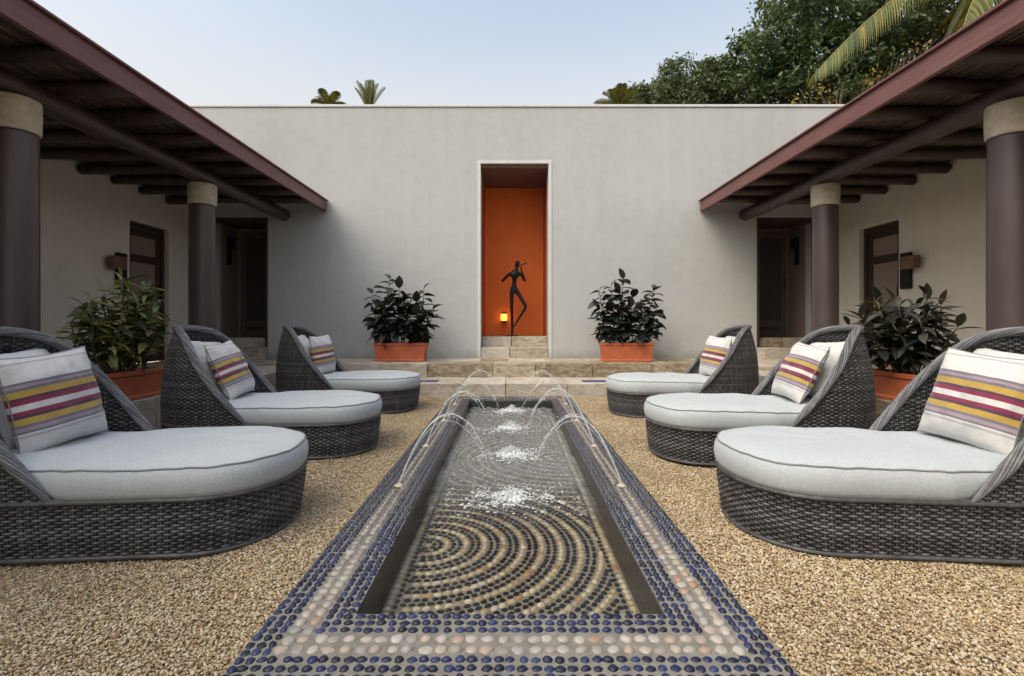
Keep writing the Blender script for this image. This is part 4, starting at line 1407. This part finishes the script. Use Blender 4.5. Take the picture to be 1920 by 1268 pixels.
plant('croton_plant', PLX, PLY, ZT + .20, 'croton', bushy(22, .74, .36, .34, .02, 18) + [(0, 0, .0, .02, .80, 15)], PI / 2, 'bushy croton with yellow-green leaves in the left porch planter', 'plant', 'leafy plants on the porch edges', 0, 0)
plant('plum_plant', PRX, PRY, ZT + .19, 'plum', bushy(20, .66, .36, .38, .04, 15), PI / 2, 'bushy dark plum-leaved plant in the right porch planter', 'plant', 'leafy plants on the porch edges', 0, 0)


# ------------------------------------------------------------------ sculpture and lamp in the niche
def sculpture():
    bx, by, bz = .045, 9.78, .758
    k = .0102     # metres per photo pixel at this depth
    def P(px, py, dy=0.0): return ((px - 961) * k + bx, by + dy, bz + (629 - py) * k)
    J = [P(963, 540), P(964, 527), P(966, 513), P(968, 503), P(969, 497), P(970, 491), P(970, 487),   # pelvis .. crown
         P(954, 513, -.01), P(941, 527, -.05), P(957, 512, -.16), P(971, 500, -.13),                       # left arm to the flute
         P(977, 512, .0), P(984, 527, -.05), P(978, 510, -.14), P(976, 499, -.13),                         # other arm
         P(959, 545), P(959, 575, -.02), P(960, 605), P(960, 626), P(962, 628, -.10),                      # standing leg
         P(969, 545), P(986, 574, -.06), P(968, 603, -.05), P(962, 612, -.09)]                            # bent leg
    rd = [.050, .042, .060, .026, .050, .052, .030, .036, .026, .018, .016, .036, .026, .018, .016, .046, .036, .026, .024, .020, .044, .034, .022, .018]
    E = [(0, 1), (1, 2), (2, 3), (3, 4), (4, 5), (5, 6), (2, 7), (7, 8), (8, 9), (9, 10), (2, 11), (11, 12), (12, 13), (13, 14), (0, 15), (15, 16), (16, 17), (17, 18), (18, 19), (0, 20), (20, 21), (21, 22), (22, 23)]
    o0 = Vector((bx, by, bz))
    me = bpy.data.meshes.new('figure'); me.from_pydata([tuple(Vector(p) - o0) for p in J], E, []); me.update()
    o = link('figure_sculpture', me, M['bronze']); o.location = o0
    sk = o.modifiers.new('skin', 'SKIN'); sk.use_smooth_shade = True
    for i, v in enumerate(me.skin_vertices[0].data): v.radius = (rd[i] * .95, rd[i] * .95); v.use_root = (i == 0)
    ss = o.modifiers.new('sub', 'SUBSURF'); ss.levels = 2; ss.render_levels = 2
    b = MB(); b.tube([tuple(Vector(P(966, 502, -.14)) - o0), tuple(Vector(P(987, 493, -.15)) - o0)], .009, 8); b.build('flute', M['bronze'], o, True)
    p = MB(); p.box(-.10, .10, -.13, .07, .0, .022); p.build('base_plate', M['bronze'], o)
    tag(o, 'dark bronze sculpture of a slim flute player balancing on one leg', 'sculpture')


sculpture()
lmp = empty('niche_lamp', (-.13, NB, 1.06))
cbox('back_plate', -.05, .05, -.02, -.001, -.02, .17, M['steel_dark'], lmp, .003)
cbox('shade', -.062, .062, -.13, -.022, 0, .135, M['glow'], lmp, .012)
cbox('base', -.055, .055, -.14, -.03, -.025, -.001, M['copper'], lmp, .004)
tag(lmp, 'small glowing yellow lamp on the orange niche wall', 'lamp')


# ------------------------------------------------------------------ trees beyond the walls
def leaf_cloud(C, size, asp=.45):
    n = len(C)
    N = R.normal(0, 1, (n, 3)) + np.array([0, -.25, .55]); N /= np.linalg.norm(N, axis=1)[:, None]
    T = np.cross(N, R.normal(0, 1, (n, 3))); T /= np.linalg.norm(T, axis=1)[:, None] + 1e-9
    B = np.cross(N, T)
    s = size * R.uniform(.65, 1.35, (n, 1))
    V = np.stack([C - T * s, C - B * s * asp + N * s * .12, C + T * s, C + B * s * asp + N * s * .12], 1).reshape(-1, 3)
    F = np.arange(n * 4).reshape(-1, 4)
    return V, F


def tree(name, x, y, trunk_h, blobs, clumps, per, csize, lsize, mat, label, grp, gold=None):
    r = empty(name, (x, y, 0))
    lean = random.uniform(-.4, .4)
    t = MB(); ks = 8
    rt = .03 * trunk_h
    tp = [(lean * (q / ks) ** 2, .1 * math.sin(q), trunk_h * q / ks) for q in range(ks + 1)]
    t.tube(tp, [rt * (1.25 - .75 * q / ks) for q in range(ks + 1)], 10); t.build('trunk', M['bark'], r, True)
    top = Vector(tp[-1])
    lb = MB()
    for (cx, cy, cz, ra, rb) in blobs:
        e = Vector((cx - x, cy - y, cz)); m_ = top.lerp(e, .5) + Vector((random.uniform(-.4, .4), random.uniform(-.3, .3), .3))
        st = Vector(tp[-3])
        pts = [tuple((1 - u) ** 2 * st + 2 * u * (1 - u) * m_ + u * u * e) for u in np.linspace(0, 1, 8)]
        lb.tube(pts, [rt * .5 * (1 - .8 * q / 7) for q in range(8)], 7)
        for w_ in range(5):
            d = Vector((random.uniform(-1, 1) * ra * .8, random.uniform(-1, 1) * ra * .8, random.uniform(-.3, 1) * rb * .8))
            m2 = Vector(pts[4])
            lb.tube([tuple(m2.lerp(e + d, u) + Vector((0, 0, .15 * math.sin(u * PI)))) for u in np.linspace(0, 1, 5)], [rt * .22 * (1 - .8 * q / 4) for q in range(5)], 5)
    lb.build('limbs', M['bark'], r, True)
    Cs = []
    tot = sum(b[3] ** 2 for b in blobs)
    for (cx, cy, cz, ra, rb) in blobs:
        nc = max(3, int(clumps * ra * ra / tot))
        d = R.normal(0, 1, (nc, 3)); d /= np.linalg.norm(d, axis=1)[:, None]
        q = R.uniform(.35, 1.08, (nc, 1)) ** .6
        cc = d * q * np.array([ra, ra, rb]) + np.array([cx - x, cy - y, cz])
        for c in cc:
            k = int(per * R.uniform(.6, 1.4))
            Cs.append(c + np.clip(R.normal(0, 1, (k, 3)), -1.7, 1.7) * csize * R.uniform(.6, 1.25) * np.array([1, 1, .7]))
    C = np.concatenate(Cs)
    V, F = leaf_cloud(C, lsize)
    link('crown', mesh_np('crown', V, F), M[mat], r)
    if gold:
        (gx, gy, gz, ra, rb, n) = gold
        d = R.normal(0, .5, (n, 3)) * np.array([ra, ra, rb]) + np.array([gx - x, gy - y, gz])
        V, F = leaf_cloud(d, lsize * 1.1); link('sun_tinted_foliage', mesh_np('sun_tinted_foliage', V, F), M['leaf_suntint'], r)
    tag(r, label, 'tree', grp)


def PB(lst, Y):
    """blobs given as (x, y, radius) in photo pixels at depth Y"""
    k = Y / 960
    return [((a - 957) * k, Y + dy, 1 + (607 - b) * k, r_ * k, r_ * k * .92) for a, b, r_, dy in lst]


tree('broadleaf_tree', 10.2, 15.2, 6.0, PB([(1495, 60, 105, 0), (1600, 10, 130, .3), (1430, 130, 58, -.2), (1545, 150, 105, 0), (1720, 20, 130, .4), (1690, 130, 110, 0), (1830, 10, 110, .3), (1480, 190, 80, .2), (1620, 190, 80, .4)], 15), 470, 105, .24, .080, 'leaf_tree', 'large dense green tree rising behind the wall at the right', 'trees beyond the courtyard')
tree('broadleaf_tree', 6.6, 16.6, 5.4, PB([(1275, 152, 36, 0), (1330, 160, 46, 0), (1375, 140, 42, .3), (1400, 180, 50, 0), (1310, 195, 48, 0), (1262, 190, 30, 0)], 16.5), 170, 95, .18, .066, 'leaf_grove', 'lower olive-green tree just left of the large tree', 'trees beyond the courtyard')
tree('broadleaf_tree', 4.9, 18.2, 6.0, PB([(1215, 190, 34, 0), (1240, 168, 22, 0), (1190, 198, 28, 0), (1160, 206, 22, 0), (1255, 200, 30, 0)], 18), 90, 90, .17, .064, 'leaf_grove', 'small rounded tree between the spiky palm and the olive-green tree', 'trees beyond the courtyard')
tree('sun_tinted_tree', 8.7, 13.4, 3.6, PB([(1500, 190, 26, 0), (1570, 170, 30, 0), (1640, 150, 34, 0), (1700, 105, 30, 0), (1790, 30, 36, 0)], 13.6), 26, 18, .16, .052, 'leaf_suntint', 'foliage coloured golden as if sunlit, showing low above the right porch roof', 'trees beyond the courtyard')  # golden colour stands in for sun shining through the foliage


def frond(pts, L, droop, nleaf, name, root, o0, mat='frond', rr=.022, stiff=.0, wid=.022):
    P = np.array(pts, dtype=float); t = np.linspace(0, 1, len(P)); tt = np.linspace(0, 1, 40)
    # smooth through the points
    C = np.stack([np.interp(tt, t, P[:, k]) for k in range(3)], -1)
    for _ in range(6): C[1:-1] = (C[:-2] + 2 * C[1:-1] + C[2:]) / 4
    C -= np.array(o0)
    mb = MB(); mb.tube(C, [rr * (1 - .85 * q) for q in tt], 6)
    rc = mb.build('rachis', M['rachis'], root, True)
    T = np.gradient(C, axis=0); T /= np.linalg.norm(T, axis=1)[:, None]
    Vs, Fs, off = [], [], 0
    for i in range(nleaf):
        u = .10 + .90 * i / nleaf; c = np.array([np.interp(u, tt, C[:, k]) for k in range(3)]); tg = np.array([np.interp(u, tt, T[:, k]) for k in range(3)])
        sidev = np.cross(tg, [0, 0, 1.0]); sidev /= np.linalg.norm(sidev) + 1e-9
        up = np.cross(sidev, tg)
        for s in (-1, 1):
            l = L * (math.sin(PI * min(1, .16 + .80 * u)) ** .6) * random.uniform(.85, 1.1)
            d0 = s * sidev * .78 + tg * .55 + up * (.15 + stiff)
            pts_ = []
            for w in np.linspace(0, 1, 4):
                p = c + d0 * l * w * (1 - .25 * w * droop) + np.array([0, 0, -1.0]) * droop * l * w ** 1.6
                pts_.append(p)
            pts_ = np.array(pts_)
            wdir = tg * .9 + up * .2; wdir /= np.linalg.norm(wdir)
            wd = wid * np.array([.6, 1, .75, .05])
            V = np.concatenate([pts_ - wdir * wd[:, None], pts_ + wdir * wd[:, None]])
            Vs.append(V); Fs += [(off + k, off + k + 1, off + 5 + k, off + 4 + k) for k in range(3)]; off += 8
    link('leaflets', mesh_np('leaflets', np.concatenate(Vs), np.array(Fs)), M[mat], rc)


def arc_frond(o, az, el, L, drop, n=7):
    pts = []
    for u in np.linspace(0, 1, n):
        h = L * u * math.cos(el) * (1 - .18 * u * drop); z = L * u * math.sin(el) - drop * L * .55 * u ** 2.1
        pts.append((o[0] + h * math.cos(az), o[1] + h * math.sin(az), o[2] + z))
    return pts


def palm(name, x, y, h, fronds, label, L=.62, droop=.75, nleaf=46, mat='frond', grp='palms beyond the courtyard', trunk_r=.16, stiff=0, wid=.022, rr=.022):
    r = empty(name, (x, y, 0))
    tb_ = MB(); ks = 24
    tb_.tube([(.12 * math.sin(q / ks * 2), 0, h * q / ks) for q in range(ks + 1)], [trunk_r * (1.15 - .35 * q / ks) * (1 + .06 * (q % 2)) for q in range(ks + 1)], 12)
    tb_.build('trunk', M['bark'], r, True)
    for f in fronds: frond(f, L, droop, nleaf, 'frond', r, (x, y, 0), mat, rr, stiff, wid)
    tag(r, label, 'palm', grp)


cx, cy, cz = 11.7, 12.0, 9.1
fr = [[(cx + .1, cy, cz), (10.6, 11.95, 9.35), (9.5, 11.9, 9.0), (8.4, 11.85, 8.15), (7.6, 11.8, 7.4), (7.0, 11.8, 6.75)],
      [(cx + .1, cy, cz), (11.1, 11.6, 9.2), (10.55, 11.4, 8.7), (10.1, 11.3, 7.9), (9.75, 11.2, 6.9)]]
for az, el, dp in ((0, 30, .9), (40, 45, .8), (80, 30, 1.0), (120, 50, .8), (160, 55, .7), (320, 35, 1.0), (280, 55, .9)):
    fr.append(arc_frond((cx + .1, cy, cz), rad(az), rad(el), 3.8, dp))
palm('coconut_palm', cx, cy, cz, fr, 'tall coconut palm with arching yellow-green fronds above the right roof', L=.92, droop=.85, nleaf=84, wid=.026)
lx, ly, lz = -7.2, 20.0, 10.0
palm('fan_palm', lx, ly, lz - .5, [arc_frond((lx + .1, ly, lz - .5), rad(az), rad(el), .95, dp, 6) for az, el, dp in ((10, 35, .8), (200, 40, .9), (165, 55, .7), (330, 55, .6), (60, 60, .6), (250, 60, .6), (185, 15, 1.0), (350, 10, 1.0), (90, 35, .9), (285, 30, .9))], 'palm crown with drooping fronds just showing above the wall, left of centre', L=.38, droop=.5, nleaf=44, mat='frond_dark', trunk_r=.11, wid=.011, rr=.018)
lx = -5.63; lz -= .2
palm('fan_palm', lx, ly, lz - .55, [arc_frond((lx + .1, ly, lz - .55), rad(az), rad(el), 1.35, .25, 6) for az, el in ((0, 72), (180, 74), (170, 62), (10, 60), (90, 75), (270, 78), (300, 66), (220, 66))], 'upright palm tuft above the wall, right of the drooping palm crown', L=.30, droop=.15, nleaf=44, mat='frond_dark', trunk_r=.11, stiff=.4, wid=.011, rr=.018)
sx_, sy_, sz_ = 2.85, 15.5, 7.55
palm('fan_palm', sx_ + .35, sy_, sz_, [arc_frond((sx_ + .45, sy_, sz_), rad(az), rad(el), .95, .6, 6) for az, el in ((0, 30), (180, 30), (170, 55), (20, 55), (90, 70), (270, 60), (200, 15), (340, 15), (240, 40), (300, 40))], 'spiky grey-green palm crown at the far left end of the tree line', L=.34, droop=.35, nleaf=44, mat='frond_dark', trunk_r=.10, stiff=.2, wid=.009, rr=.014)
